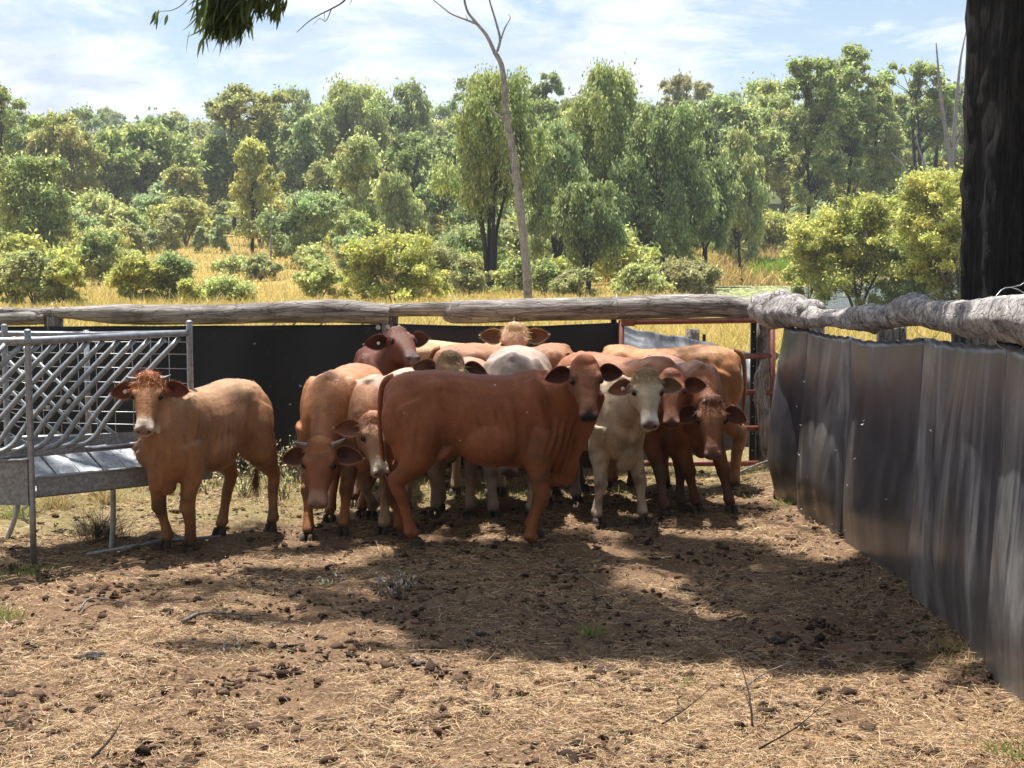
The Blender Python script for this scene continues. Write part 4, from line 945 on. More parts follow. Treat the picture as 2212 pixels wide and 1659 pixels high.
    make_cow('pale tan calf lifting forehead and furry ears above the herd', (-1.0, 12.12), R(0), 1.10, (1112, 711, 11.95), hyaw=2, hpitch=60, ears=(14, 16), hs=1.12, coat=(0.600, 0.420, 0.240), facec=(0.501, 0.283, 0.183), earin=(.22, .11, .06), seed=8, voxel=.014, tuft=500, wid=.8)
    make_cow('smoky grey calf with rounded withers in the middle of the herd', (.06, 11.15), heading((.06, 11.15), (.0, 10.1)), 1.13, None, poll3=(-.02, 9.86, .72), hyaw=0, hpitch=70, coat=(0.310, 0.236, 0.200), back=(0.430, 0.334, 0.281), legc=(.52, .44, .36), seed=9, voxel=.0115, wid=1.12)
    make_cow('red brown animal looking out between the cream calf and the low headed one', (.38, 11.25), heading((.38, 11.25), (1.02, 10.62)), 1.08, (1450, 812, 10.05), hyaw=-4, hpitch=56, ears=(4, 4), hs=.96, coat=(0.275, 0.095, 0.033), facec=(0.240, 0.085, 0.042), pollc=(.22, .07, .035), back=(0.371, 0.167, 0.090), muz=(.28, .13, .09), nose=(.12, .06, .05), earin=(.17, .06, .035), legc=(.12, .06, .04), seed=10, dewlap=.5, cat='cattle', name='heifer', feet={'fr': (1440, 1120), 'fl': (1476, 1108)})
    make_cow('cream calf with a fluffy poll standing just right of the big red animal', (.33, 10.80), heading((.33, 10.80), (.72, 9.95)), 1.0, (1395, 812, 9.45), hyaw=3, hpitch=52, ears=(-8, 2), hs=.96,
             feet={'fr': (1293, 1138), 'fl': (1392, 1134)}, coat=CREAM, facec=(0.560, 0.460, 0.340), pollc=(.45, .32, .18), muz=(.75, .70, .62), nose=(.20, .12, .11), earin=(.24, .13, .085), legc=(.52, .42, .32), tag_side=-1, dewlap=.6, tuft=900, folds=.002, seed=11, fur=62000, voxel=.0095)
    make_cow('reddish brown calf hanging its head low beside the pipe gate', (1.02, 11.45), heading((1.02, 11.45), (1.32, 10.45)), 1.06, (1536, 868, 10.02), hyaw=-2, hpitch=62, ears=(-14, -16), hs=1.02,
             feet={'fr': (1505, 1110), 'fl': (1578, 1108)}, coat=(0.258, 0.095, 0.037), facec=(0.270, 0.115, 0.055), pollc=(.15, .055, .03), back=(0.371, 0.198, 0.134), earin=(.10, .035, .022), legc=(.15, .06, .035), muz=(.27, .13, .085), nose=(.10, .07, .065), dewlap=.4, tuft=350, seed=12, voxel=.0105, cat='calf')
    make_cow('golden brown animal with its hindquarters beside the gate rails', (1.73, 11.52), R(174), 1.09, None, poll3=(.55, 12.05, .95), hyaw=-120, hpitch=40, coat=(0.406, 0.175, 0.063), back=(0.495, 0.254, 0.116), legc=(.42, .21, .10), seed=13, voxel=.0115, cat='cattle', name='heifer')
import os
if not os.environ.get('NOCOW'): build_cattle()
# ------------------------------------------------------------------ trees
def crown_leaves(clumps, n, leaf, col, droop=.6, rr=None, var=.25, size_var=.4, shell=.55):
    """clumps: array (k,4) centre+radius; returns verts, faces, colours of diamond leaves"""
    k = len(clumps); w = clumps[:, 3]**2; ix = rr.choice(k, n, p=w/w.sum()); c = clumps[ix]
    d = unit(rr.normal(0, 1, (n, 3))); d[:, 2] = np.where((d[:, 2] < -.35)&(droop < .7), -d[:, 2]*.6, d[:, 2]); rad = c[:, 3]*(shell*.5+(1-shell*.5)*rr.random(n)**.7)*np.where(rr.random(n) < .26, rr.uniform(1.0, 2.1, n), 1)
    p = c[:, :3]+d*rad[:, None]*np.array([1, 1, .8+.5*droop]); p[:, 2] -= droop*rr.random(n)**2*c[:, 3]*1.3
    a = unit(rr.normal(0, 1, (n, 3))*(1-droop*.6)+np.array([0, 0, -1.0])*droop*1.6+d*.5); s = unit(np.cross(a, rr.normal(0, 1, (n, 3))))
    L = leaf[0]*rr.uniform(1-size_var, 1+size_var, n); W = leaf[1]*rr.uniform(1-size_var, 1+size_var, n)
    V = np.zeros((n, 4, 3)); V[:, 0] = p-a*(L*.5)[:, None]; V[:, 2] = p+a*(L*.5)[:, None]; V[:, 1] = p+s*(W*.5)[:, None]; V[:, 3] = p-s*(W*.5)[:, None]
    tint = 1+rr.normal(0, var*.45, (k, 1)); hue = rr.normal(0, .035, (k, 1))
    cc = np.array(col)[rr.integers(0, len(col), n)]*tint[ix]*rr.uniform(1-var, 1+var, (n, 1)); cc[:, 0] += hue[ix][:, 0]*cc[:, 1]; cc = np.clip(cc, .006, .8)
    return V.reshape(-1, 3), np.arange(n*4).reshape(-1, 4), np.repeat(cc, 4, 0)
def envelope(kind, u, rr):
    if kind == 'gum': return math.sin(math.pi*min(1, .10+.86*u))**.6*(.55+.55*u)
    if kind == 'round': return math.sin(math.pi*(.08+.86*u))**.55
    if kind == 'cone': return (1-u*.72)*math.sin(math.pi*min(1, .12+u*.7))**.4
    if kind == 'dome': return math.sqrt(max(.03, 1-(u*.97)**2))
    return 1
PAL = {
 'gum': [(0.242, 0.291, 0.103), (0.302, 0.354, 0.132), (0.194, 0.241, 0.094), (0.400, 0.430, 0.188)],
 'dark': [(0.194, 0.241, 0.094), (0.242, 0.291, 0.122), (0.158, 0.203, 0.085), (0.326, 0.367, 0.160)],
 'olive': [(0.302, 0.316, 0.113), (0.351, 0.354, 0.132), (0.242, 0.265, 0.094), (0.400, 0.379, 0.160)],
 'yg': [(0.355, 0.375, 0.111), (0.414, 0.424, 0.140), (0.287, 0.316, 0.102), (0.475, 0.464, 0.186)],
 'bright': [(0.267, 0.328, 0.143), (0.222, 0.280, 0.120), (0.320, 0.368, 0.175)],
 'pale': [(0.351, 0.392, 0.160), (0.411, 0.430, 0.179), (0.291, 0.328, 0.132), (0.450, 0.480, 0.226)],
 'blue': [(0.302, 0.367, 0.188), (0.363, 0.418, 0.226), (0.254, 0.316, 0.160)],
 'grey': [(0.291, 0.316, 0.141), (0.351, 0.354, 0.169), (0.242, 0.265, 0.122)],
 'brown': [(0.302, 0.291, 0.132), (0.254, 0.241, 0.113), (0.339, 0.328, 0.160)],
}
def tree(name, base, top, halfw, crown_lo, kind, pal, n, leaf, label, cat='tree', group=None, stems=1, spread=.25, bark='barkd', lean=0.0, nclump=34, droop=.6, tr=None, seed=0, depth=1.0, limbs=.7, rc=.22, shell=.55, coll=None):
    """base Vector; heights in metres above the base; builds an Empty with trunk and crown"""
    rr = np.random.default_rng(seed+500); H = top; n = int(n*(1.5 if n < 40000 else 1.1)); nclump = int(nclump*1.7); rc *= .74; halfw *= (1.22 if H > 7 else 1.28); root = empty(name, base)
    if label: tag(root, label, cat, group)
    tr = (tr or max(.04, H*.016))*1.15; cl = []
    span = top-crown_lo; nl = 4+int(rr.integers(0, 4)) if nclump > 20 else 3; ld = []
    for j in range(nl):                         # leaders: overlapping masses that give the crown its uneven outline
        u = (rr.uniform(.25, .85) if j else .82); e = envelope(kind, u, rr); q = rr.uniform(0, 2*np.pi) if j > 2 else (0 if j == 1 else math.pi if j == 2 else rr.uniform(0, 6.28)); rd = e*halfw*(rr.uniform(.35, .70) if j else .15)
        ld.append((rd*math.cos(q), rd*math.sin(q), crown_lo+span*u, halfw*rr.uniform(.34, .55), span*min(.46, rr.uniform(.20, .38))))
    for i in range(nclump):
        L_ = ld[int(rr.integers(0, nl))]; r_ = halfw*rc*rr.uniform(.55, 1.35); d_ = unit(rr.normal(0, 1, 3))*rr.uniform(.35, 1)**.6
        if rr.random() < (.5 if kind == 'dome' else .30):
            u = rr.random(); e = envelope(kind, u, rr)*halfw*rr.uniform(.75, 1.12); q = rr.uniform(0, 2*np.pi); rad = max(0, e-r_*.6)*math.sqrt(rr.uniform(.2, 1)); z = crown_lo+(span-r_*.6)*u*rr.uniform(.9, 1.02); x_, y_ = rad*math.cos(q), rad*math.sin(q)
        else: x_, y_, z = L_[0]+d_[0]*L_[3], L_[1]+d_[1]*L_[3], min(top-r_*.5, max(crown_lo*.9, L_[2]+d_[2]*L_[4]))
        cl.append((x_+lean*z, y_*depth, z, r_))
    cl = np.array(cl)
    if not (nclump < 12): cl[0, :3] = (lean*top, 0, top-cl[0, 3]*.7)
    v, f, c = crown_leaves(cl, n, leaf, PAL[pal], droop, rr, shell=shell)
    link('crown', np_mesh('crown', v, f, M['leaf'], c), root, world=False)
    mb = MB(); tips = []
    fork = crown_lo*rr.uniform(.05, .3) if stems > 1 else crown_lo
    for s in range(stems):
        q = 2*np.pi*s/stems+rr.uniform(-.4, .4); sp = spread*halfw*(1 if stems > 1 else .25)
        endz = crown_lo+(top-crown_lo)*rr.uniform(.55, .8)
        p0 = Vector((math.cos(q)*tr*(.6 if stems > 1 else 0), math.sin(q)*tr*(.6 if stems > 1 else 0), -.3)); pts = [p0]
        for j in range(1, 6):
            t = j/5; z = endz*t; pts.append(Vector((math.cos(q)*sp*t**1.2+lean*z+rr.normal(0, .012*H)*t, math.sin(q)*sp*t**1.2*depth+rr.normal(0, .01*H)*t, z)))
        mb.tube(bez(pts, 3), list(np.interp(np.linspace(0, 1, 16), [0, .06, .5, 1], [tr*1.25, tr, tr*.62, tr*.18])), 8, wob=.05, seed=s)
        tips.append(bez(pts, 3))
    for i in range(int(nclump*limbs)):
        st = tips[rr.integers(0, len(tips))]; c_ = Vector(cl[i, :3]); k = min(range(len(st)), key=lambda a: abs(st[a].z-(c_.z-.28*(top-crown_lo)*rr.uniform(.5, 1.3)))); k = max(k, 4); s0 = st[k]; mid = s0.lerp(c_, .5)+Vector((0, 0, (c_.z-s0.z)*.12))+Vector(rr.normal(0, .03*halfw, 3))
        r0 = tr*.34*(1-k/len(st)*.6); mb.tube(bez([s0, mid, c_], 3), [r0*(1-.8*t/6) for t in range(7)], 5)
    mt = mb.mesh('trunk', M[bark]); link('trunk', mt, root, world=False)
    return root
def tp(name, px, by, ty, hw, cly, Y, kind, pal, n, leaf, label, **k):
    """place a tree by photograph pixels: base px/by at depth Y, top ty, half width, crown bottom cly"""
    X = (px-W_PX/2)*Y*1.0/ (F_PX*math.cos(PITCH)+ (H_PX/2-by)*math.sin(PITCH))*1.0
    w = P(px, by, Y); g = gzf(w.x, Y); b = Vector((w.x, Y, g)); top = P(px, ty, Y).z-g; lo = P(px, cly, Y).z-g; half = hw*Y/F_PX
    return tree(name, b, top, half, max(.12*top, lo), kind, pal, n, leaf, label, seed=int(px*7+ty), **k)
LF = lambda Y, k=1.0: (max(.05, .0028*Y*k), max(.02, .00115*Y*k))
def build_trees():
    T = 'tree'
    # --- left side
    tp('gum_tree', 75, 600, 345, 95, 560, 105, 'cone', 'gum', 26000, LF(105), 'bushy dark green gum reaching almost to the grass at the far left', bark='barkg', stems=3, nclump=60, droop=.5, rc=.24)
    tp('gum_tree', 5, 520, 185, 85, 330, 150, 'gum', 'gum', 12000, LF(150), 'open crowned gum with a twisting side limb at the left edge of the sky', bark='barkd', nclump=30, rc=.17, droop=.3)
    tp('gum_tree', 145, 545, 248, 80, 480, 165, 'cone', 'olive', 20000, LF(165), 'tall olive brown gum standing behind the bushy one on the left', bark='barkg', stems=2, nclump=60)
    tp('gum_tree', 225, 530, 290, 70, 440, 175, 'round', 'gum', 14000, LF(175), 'mid green gum to the right of the olive brown one', bark='barkg', nclump=45)
    tp('gum_tree', 340, 520, 318, 60, 470, 180, 'cone', 'gum', 12000, LF(180), 'slim green gum above the row of blue grey saplings', bark='barkg', nclump=45)
    tp('gum_tree', 400, 535, 368, 52, 500, 165, 'cone', 'olive', 12000, LF(165), 'brownish tinged gum left of the yellow green crown', bark='barkg', nclump=40)
    tp('gum_tree', 530, 540, 190, 88, 330, 185, 'gum', 'olive', 12000, LF(185), 'tall gum with bare twisted upper limbs and bronze foliage against the sky', bark='barkd', nclump=30, rc=.17, droop=.3, spread=.4, stems=3)
    tp('gum_tree', 545, 556, 308, 42, 500, 140, 'cone', 'yg', 11000, LF(140, .9), 'slender gum with a bright yellow green crown and black stem', bark='char', nclump=42, rc=.30, droop=.7)
    tp('gum_tree', 470, 540, 300, 55, 480, 185, 'cone', 'gum', 11000, LF(185), 'drooping green gum just left of the yellow green crown', bark='barkd', nclump=40)
    tp('dead_tree', 586, 628, 360, 26, 420, 108, 'gum', 'olive', 900, LF(108), 'thin pale bare pole of a sapling in the grass clearing', cat='tree', bark='deadwood', nclump=12, tr=.07, limbs=.9)
    tp('gum_tree', 755, 455, 186, 85, 380, 190, 'gum', 'pale', 22000, LF(190), 'pale green fan shaped gum with several dark stems, left of the centre', bark='barkd', stems=4, nclump=60, droop=.8, spread=.5)
    tp('gum_tree', 640, 500, 335, 50, 460, 200, 'round', 'olive', 10000, LF(200), 'bronze topped gum behind the clearing', bark='barkg', nclump=36)
    tp('gum_tree', 700, 520, 370, 52, 500, 170, 'cone', 'gum', 10000, LF(170), 'dull green gum under the fan shaped one', bark='barkg', nclump=36)
    # --- centre
    tp('gum_tree', 1058, 655, 163, 112, 455, 88, 'gum', 'gum', 46000, LF(88, 1.0), 'large weeping gum with a spray of bare dark stems left of the dead tree', bark='barkd', stems=5, nclump=95, droop=1.0, spread=.42, tr=.13, rc=.19, limbs=.5, shell=.4)
    tp('gum_tree', 860, 560, 375, 60, 540, 130, 'cone', 'pale', 12000, LF(130), 'pale weeping gum half hidden behind the large one', bark='barkg', nclump=40, droop=1)
    tp('gum_tree', 1205, 648, 268, 78, 540, 95, 'cone', 'bright', 26000, LF(95), 'light green weeping gum immediately right of the dead tree', bark='barkd', stems=2, nclump=60, droop=1.0, shell=.4)
    tp('gum_tree', 1318, 645, 158, 112, 520, 110, 'gum', 'gum', 46000, LF(110, .95), 'tallest dense gum of the central clump', bark='char', stems=2, nclump=95, droop=.9, rc=.19, spread=.3, shell=.4)
    tp('gum_tree', 1425, 640, 240, 100, 530, 105, 'round', 'dark', 34000, LF(105), 'broad dark gum in the middle of the central clump', bark='barkd', stems=3, nclump=70, droop=.9, spread=.4, shell=.4)
    tp('gum_tree', 1270, 650, 400, 70, 570, 86, 'cone', 'dark', 20000, LF(86), 'shaggy blue green gum low in the central clump', bark='barkd', stems=3, nclump=50, droop=.9)
    tp('gum_tree', 1522, 560, 275, 62, 510, 112, 'round', 'dark', 22000, LF(112), 'rounded gum at the right side of the central clump with a short black trunk', bark='char', nclump=55, droop=.9)
    tp('gum_tree', 1165, 560, 225, 70, 480, 150, 'round', 'gum', 14000, LF(150), 'green gum crown showing behind the dead trunk', bark='barkg', nclump=45)
    tp('gum_tree', 1175, 560, 160, 45, 260, 190, 'gum', 'dark', 5000, LF(190), 'grey leafed gum top poking above the crowns right of the dead tree', bark='barkd', nclump=22, rc=.20)
    tp('gum_tree', 1475, 560, 168, 60, 240, 230, 'gum', 'brown', 5000, LF(230), 'brown thin topped gum on the skyline above the central clump', bark='barkg', nclump=26, rc=.16)
    tp('gum_tree', 1592, 598, 285, 60, 560, 125, 'cone', 'pale', 18000, LF(125), 'weeping pale gum standing alone left of the ironbarks', bark='char', nclump=55, droop=1.0)
    tp('gum_tree', 1560, 560, 215, 80, 400, 175, 'round', 'bright', 16000, LF(175), 'light green gum behind the weeping pale one', bark='barkg', nclump=45)
    # --- ironbarks on the right
    tp('ironbark_tree', 1745, 527, 135, 92, 440, 150, 'gum', 'gum', 26000, LF(150), 'tall ironbark on a bare straight black trunk, leftmost of the ironbarks', bark='char', nclump=75, rc=.15, tr=.19, droop=.5, lean=-.02)
    tp('ironbark_tree', 1828, 500, 103, 82, 400, 155, 'gum', 'gum', 24000, LF(155), 'tallest ironbark, straight black trunk rising behind the wattle dome', bark='char', nclump=70, rc=.15, tr=.20, droop=.5)
    tp('ironbark_tree', 1888, 500, 190, 62, 440, 158, 'cone', 'pale', 18000, LF(158), 'yellowish ironbark with a thick grey black trunk right of the tallest one', bark='barkd', nclump=55, rc=.2, tr=.22, droop=.5)
    tp('ironbark_tree', 1990, 480, 140, 80, 330, 165, 'gum', 'gum', 13000, LF(165), 'open ironbark with many forked dark limbs near the charred trunk', bark='barkd', stems=3, nclump=34, rc=.17, spread=.5, droop=.4, limbs=1)
    tp('ironbark_tree', 2085, 480, 215, 60, 420, 175, 'round', 'olive', 13000, LF(175), 'olive gum partly covered by the charred trunk', bark='barkg', nclump=45)
    tp('gum_tree', 1690, 520, 215, 60, 470, 180, 'round', 'gum', 12000, LF(180), 'green gum filling in behind the leftmost ironbark', bark='barkg', nclump=40)
    tp('gum_tree', 1930, 500, 330, 50, 480, 175, 'round', 'olive', 9000, LF(175), 'low olive gum between the ironbark trunks', bark='barkg', nclump=34)
    # --- understorey and shrubs
    S = 'shrub'
    sh = [
     (25, 668, 548, 40, 62, 'round', 'pale', 10000, 'pale green wattle bush at the far left above the rail'),
     (75, 668, 543, 45, 60, 'round', 'grey', 12000, 'grey green bush with fine stems above the hay feeder'),
     (135, 668, 562, 42, 60, 'dome', 'yg', 10000, 'yellow green bush beside the grey one on the left'),
     (290, 662, 555, 48, 63, 'dome', 'yg', 13000, 'bright wattle bush, left half of the pair in the golden grass'),
     (360, 662, 550, 48, 64, 'round', 'bright', 13000, 'bright wattle bush with slender stems, right half of the pair in the golden grass'),
     (412, 662, 606, 28, 60, 'dome', 'yg', 6000, 'small wattle bush at the foot of the pair'),
     (492, 662, 605, 56, 62, 'dome', 'pale', 11000, 'low spreading bush above the middle of the long rail'),
     (560, 628, 553, 34, 104, 'round', 'grey', 7000, 'little round crowned sapling beside the pale bare pole'),
     (508, 590, 555, 38, 112, 'dome', 'pale', 6000, 'low green thicket in the golden clearing'),
     (655, 580, 424, 72, 120, 'round', 'bright', 20000, 'tall rounded wattle with a fan of thin stems behind the clearing'),
     (690, 662, 572, 40, 68, 'dome', 'pale', 9000, 'pale wattle with arching twigs left of the big glowing bush'),
     (765, 575, 465, 45, 125, 'round', 'yg', 12000, 'yellowish wattle on a single stem above the big glowing bush'),
     (852, 662, 512, 105, 68, 'dome', 'yg', 30000, 'big glowing yellow green wattle left of the weeping gum'),
     (948, 655, 540, 50, 84, 'round', 'grey', 11000, 'dull grey green bush under the weeping gum'),
     (1010, 660, 560, 45, 80, 'dome', 'grey', 9000, 'twiggy grey bush at the foot of the weeping gum'),
     (1112, 655, 560, 42, 82, 'dome', 'pale', 9000, 'low pale bush behind the foot of the dead tree'),
     (1178, 655, 566, 40, 80, 'dome', 'gum', 8000, 'small green bush just right of the dead trunk foot'),
     (1240, 655, 585, 40, 78, 'dome', 'grey', 8000, 'sparse grey bush under the central clump'),
     (1380, 652, 575, 50, 80, 'dome', 'pale', 10000, 'leafy light bush among the stems of the central clump'),
     (1482, 648, 566, 58, 84, 'dome', 'brown', 12000, 'dry brown thicket at the left bank of the pond'),
     (1648, 562, 466, 56, 135, 'dome', 'yg', 14000, 'umbrella shaped wattle beyond the reeds'),
     (1560, 600, 520, 32, 130, 'dome', 'pale', 5000, 'small pale bush in the dry grass beyond the pond'),
     (1852, 668, 428, 128, 70, 'round', 'yg', 60000, 'huge dome shaped yellow green wattle on the pond bank'),
     (2075, 668, 375, 140, 66, 'round', 'yg', 60000, 'tall yellow green wattle in front of the pond beside the charred trunk'),
     (1985, 668, 520, 75, 68, 'dome', 'bright', 18000, 'lower wattle bridging the gap between the two big ones by the pond'),
     (1745, 668, 560, 45, 74, 'dome', 'yg', 8000, 'small wattle skirt at the left foot of the huge dome'),
     (395, 545, 440, 42, 150, 'round', 'yg', 9000, 'rounded wattle behind the golden clearing'),
     (262, 560, 450, 42, 145, 'round', 'pale', 9000, 'pale wattle between the bushy gum and the clearing'),
     (480, 552, 470, 24, 140, 'cone', 'blue', 4500, 'blue grey sapling standing at the back edge of the clearing'),
     (435, 552, 490, 18, 142, 'cone', 'blue', 3500, 'smaller blue grey sapling left of the other'),
     (330, 552, 500, 24, 140, 'cone', 'blue', 4500, 'blue grey sapling beside the pale wattle'),
     (215, 612, 500, 42, 98, 'round', 'gum', 10000, 'dark sapling with bare legs right of the bushy gum'),
     (165, 625, 565, 30, 98, 'dome', 'grey', 5000, 'silvery low bush at the foot of the bushy gum'),
     (600, 530, 455, 30, 150, 'cone', 'pale', 5000, 'thin pale sapling behind the bare pole'),
     (930, 560, 470, 45, 135, 'round', 'olive', 7000, 'olive bush seen through the stems left of the weeping gum'),
     (1000, 600, 500, 50, 125, 'round', 'bright', 9000, 'bright bush seen behind the bare stems of the weeping gum'),
     (1120, 600, 470, 50, 125, 'round', 'yg', 9000, 'yellow green bush lit up behind the dead trunk'),
     (2000, 520, 380, 60, 150, 'round', 'blue', 9000, 'blue green bush below the forked ironbark'),
     (1760, 545, 440, 45, 165, 'round', 'blue', 7000, 'grey blue bush behind the leftmost ironbark trunk'),
     (1700, 540, 470, 40, 165, 'round', 'pale', 6000, 'pale bush beyond the umbrella shaped wattle'),
    ]
    for px, by, ty, hw, Y, kind, pal, n, lab in sh:
        w = P(px, by, Y); g = gzf(w.x, Y); top = P(px, ty, Y).z-g; H = top; k = {}
        b = Vector((w.x, Y, g)); big = n > 25000
        tree('wattle_bush' if pal in ('yg', 'bright', 'pale') else 'shrub', b, top, hw*Y/F_PX, (.10 if big else .10)*top, kind, pal, n, LF(Y, .92 if big else .95), lab, 'shrub', None, stems=4 if n > 7000 else 3, spread=.7, bark='barkg', nclump=110 if big else (46 if n > 9000 else 26), droop=.35, tr=.035*max(1, top/3), seed=px+ty, rc=.17 if big else .26, limbs=.9, shell=.35)
build_trees()
# dead trees
def polytree(name, base, branches, bark, label):
    root = empty(name, base); tag(root, label, 'tree'); mb = MB()
    for i, (pts, r0, r1) in enumerate(branches):
        pth = bez([Vector(p)-Vector(base) for p in pts], 5); mb.tube(pth, list(np.interp(np.linspace(0, 1, len(pth)), [0, 1], [r0, r1])), 9 if r0 > .05 else 6, wob=.06, seed=i)
    link('trunk' if not label.startswith('bare limb') else 'limb', mb.mesh('trunk', M[bark]), root, world=False); return root
def dead():
    Y = 62
    q = lambda a, b, d=0: P(a, b, Y+d)
    m = Y/F_PX
    b = q(1140, 690); b.z = gzf(b.x, Y)-.2
    polytree('dead_tree', b, [
        ([b, q(1141, 655), q(1135, 560), q(1122, 440), q(1108, 330), q(1092, 245), q(1090, 190), q(1083, 140), q(1068, 112)], 10.5*m, 5*m),
        ([q(1070, 116), q(1050, 75), q(1025, 45), q(1008, 20), q(998, -30)], 4.4*m, 2.2*m), ([q(1030, 52), q(1005, 42), q(975, 30), q(955, 15), q(930, -5)], 2.5*m, 1.0*m), ([q(1012, 46), q(1005, 30)], 1.2*m, .4*m),
        ([q(1074, 112), q(1080, 85), q(1072, 50), q(1060, 10), q(1050, -30)], 3.0*m, 1.6*m), ([q(1080, 92), q(1090, 62), q(1102, 40), q(1098, 30)], 2.0*m, .5*m),
        ([q(1098, 262), q(1080, 252), q(1065, 240), q(1058, 222), q(1050, 212)], 3.2*m, .8*m), ([q(1062, 236), q(1063, 222)], .8*m, .3*m),
        ([q(1115, 405), q(1106, 385), q(1098, 362)], 2.2*m, .6*m), ([q(1116, 408), q(1106, 395)], 1.4*m, .4*m), ([q(1108, 325), q(1112, 300), q(1104, 285)], 1.6*m, .4*m)], 'deadgrey', 'tall dead leaning tree with bare forked top in front of the central trees')
    Y = 160; q = lambda a, b, d=0: P(a, b, 160+d); m = Y/F_PX
    b = q(2050, 480); b.z = gzf(b.x, Y)-.2
    polytree('dead_tree', b, [([b, q(2052, 400), q(2048, 320), q(2035, 230), q(2028, 160), q(2022, 92)], 8*m, 1.2*m), ([q(2052, 380), q(2062, 280), q(2068, 200), q(2075, 130), q(2088, 62)], 6*m, 1*m), ([q(2066, 220), q(2085, 170), q(2092, 120)], 2.5*m, .6*m), ([q(2050, 330), q(2072, 300), q(2080, 240)], 3*m, .8*m), ([q(2030, 200), q(2015, 170)], 2*m, .5*m)], 'deadwood', 'grey dead ironbark with two bare spires beside the charred trunk')
    b = q(2010, 420, -12); b.z = gzf(b.x, 148)
    polytree('dead_tree', b, [([b, q(2000, 392, -12), q(1965, 378, -12), q(1945, 350, -12), q(1925, 330, -12)], 4*m, .8*m), ([q(2002, 392, -12), q(1995, 350, -12), q(1985, 320, -12), q(1978, 285, -12)], 3*m, .6*m)], 'deadwood', 'bare limbs of a fallen pale tree jutting left below the forked ironbark')
    for px, Y, l in ((1612, 118, 'slim bare pole trunk standing at the pond edge'),):
        b = P(1605, 640, Y); b.z = gzf(b.x, Y)-.2; m = Y/F_PX
        polytree('dead_tree', b, [([b, P(1597, 560, Y), P(1596, 495, Y)], 3.6*m, 2*m)], 'barkd', l)
dead()
# hillside forest: copies of a few crowns
def forest():
    rr = np.random.default_rng(77); protos = []
    for i, (kind, pal, hw, H, nc) in enumerate((('gum', 'gum', 4.2, 15, 40), ('cone', 'dark', 3.6, 14, 40), ('round', 'olive', 4.4, 12, 40), ('gum', 'pale', 4.6, 16, 44), ('round', 'dark', 5, 13, 44), ('cone', 'olive', 3.8, 15, 40), ('gum', 'dark', 5.2, 18, 30), ('round', 'gum', 4.6, 12, 44))):
        protos.append(tree('gum_tree', Vector((0, 0, 0)), H, hw, H*.28, kind, pal, 7500 if nc != 30 else 4200, (.62, .30), None, 'tree', None, stems=1+i % 3, bark='barkg' if i % 2 else 'barkd', nclump=nc, droop=.6, seed=900+i, rc=.24 if nc != 30 else .17))
    used = set(); spots = []
    for row, (Y0, Y1, n) in enumerate(((128, 170, 24), (172, 215, 48), (215, 265, 54), (265, 330, 58), (330, 400, 62), (400, 470, 66))):
        for i in range(n):
            px = -60+2330*(i+rr.uniform(.1, .9))/n; Y = rr.uniform(Y0, Y1)
            if row == 0 and (px < 640 or px > 1640): continue
            spots.append((px, Y, row))
    names = ['gum on the lower slope of the wooded hillside', 'gum on the middle slope of the wooded hillside', 'hazy gum on the far hillside near the skyline']
    for px, Y, row in spots:
        k = int(rr.integers(0, 8)) if row < 5 or rr.random() > .35 else 6; X = (px-1106)/3300*Y; z = gzf(X, Y); src = protos[k]
        if k in used:
            r = src.copy(); C.objects.link(r)
            for ch in src.children:
                c = ch.copy(); C.objects.link(c); c.parent = r
        else: r = src; used.add(k)
        s = rr.uniform(.72, 1.15) if row else rr.uniform(.50, .66); r.location = (X, Y, z-.2); r.rotation_euler = (0, 0, rr.uniform(0, 6.28)); r.scale = (s, s, s*rr.uniform(.85, 1.12))
        g = names[0] if row < 3 else names[1] if row < 5 else names[2]
        tag(r, g, 'tree', g.replace('gum ', 'gums ', 1))
    for k in range(8):
        if k not in used: protos[k].location = (60+k*12, 300, gzf(60+k*12, 300)); tag(protos[k], names[1], 'tree')
forest()
# understorey filling the ground between the clearing and the forest
def understorey():
    rr = np.random.default_rng(88); protos = []
    for i, (kind, pal, hw, H) in enumerate((('round', 'pale', 1.9, 3.8), ('round', 'gum', 2.0, 4.6), ('dome', 'yg', 2.1, 3.2), ('cone', 'grey', 1.6, 4.2), ('round', 'olive', 2.1, 5.0), ('cone', 'blue', 1.4, 4.4), ('round', 'bright', 2.2, 4.0))):
        protos.append(tree('shrub', Vector((0, 0, 0)), H, hw, H*.22, kind, pal, 3200, (.36, .15), None, 'shrub', None, stems=3, bark='barkg', nclump=24, droop=.5, seed=950+i, rc=.28, spread=.6))
    used = set(); n_ = 0
    while n_ < 190:
        px = rr.uniform(-40, 2120); Y = rr.uniform(98, 172) if px < 1480 else rr.uniform(150, 175)
        if n_ > 150: px = rr.uniform(900, 1530) if rr.random() < .72 else rr.uniform(-20, 235); Y = rr.uniform(90, 118)
        if 385 < px < 660 and Y < 148: continue
        if px > 1480 and rr.random() < .55: continue
        k = int(rr.integers(0, 7)); X = (px-1106)/3300*Y; z = gzf(X, Y); src = protos[k]; n_ += 1
        if z < POND+.1: continue
        if k in used:
            r = src.copy(); C.objects.link(r)
            for ch in src.children: c = ch.copy(); C.objects.link(c); c.parent = r
        else: r = src; used.add(k)
        s = rr.uniform(.55, 1.25)*(.75+.25*(Y > 135)); r.location = (X, Y, z-.1); r.rotation_euler = (0, 0, rr.uniform(0, 6.28)); r.scale = (s*rr.uniform(.9, 1.3), s, s*rr.uniform(.8, 1.2))
        tag(r, 'understorey bush among the trees beyond the field', 'shrub', 'understorey bushes beyond the field')
understorey()
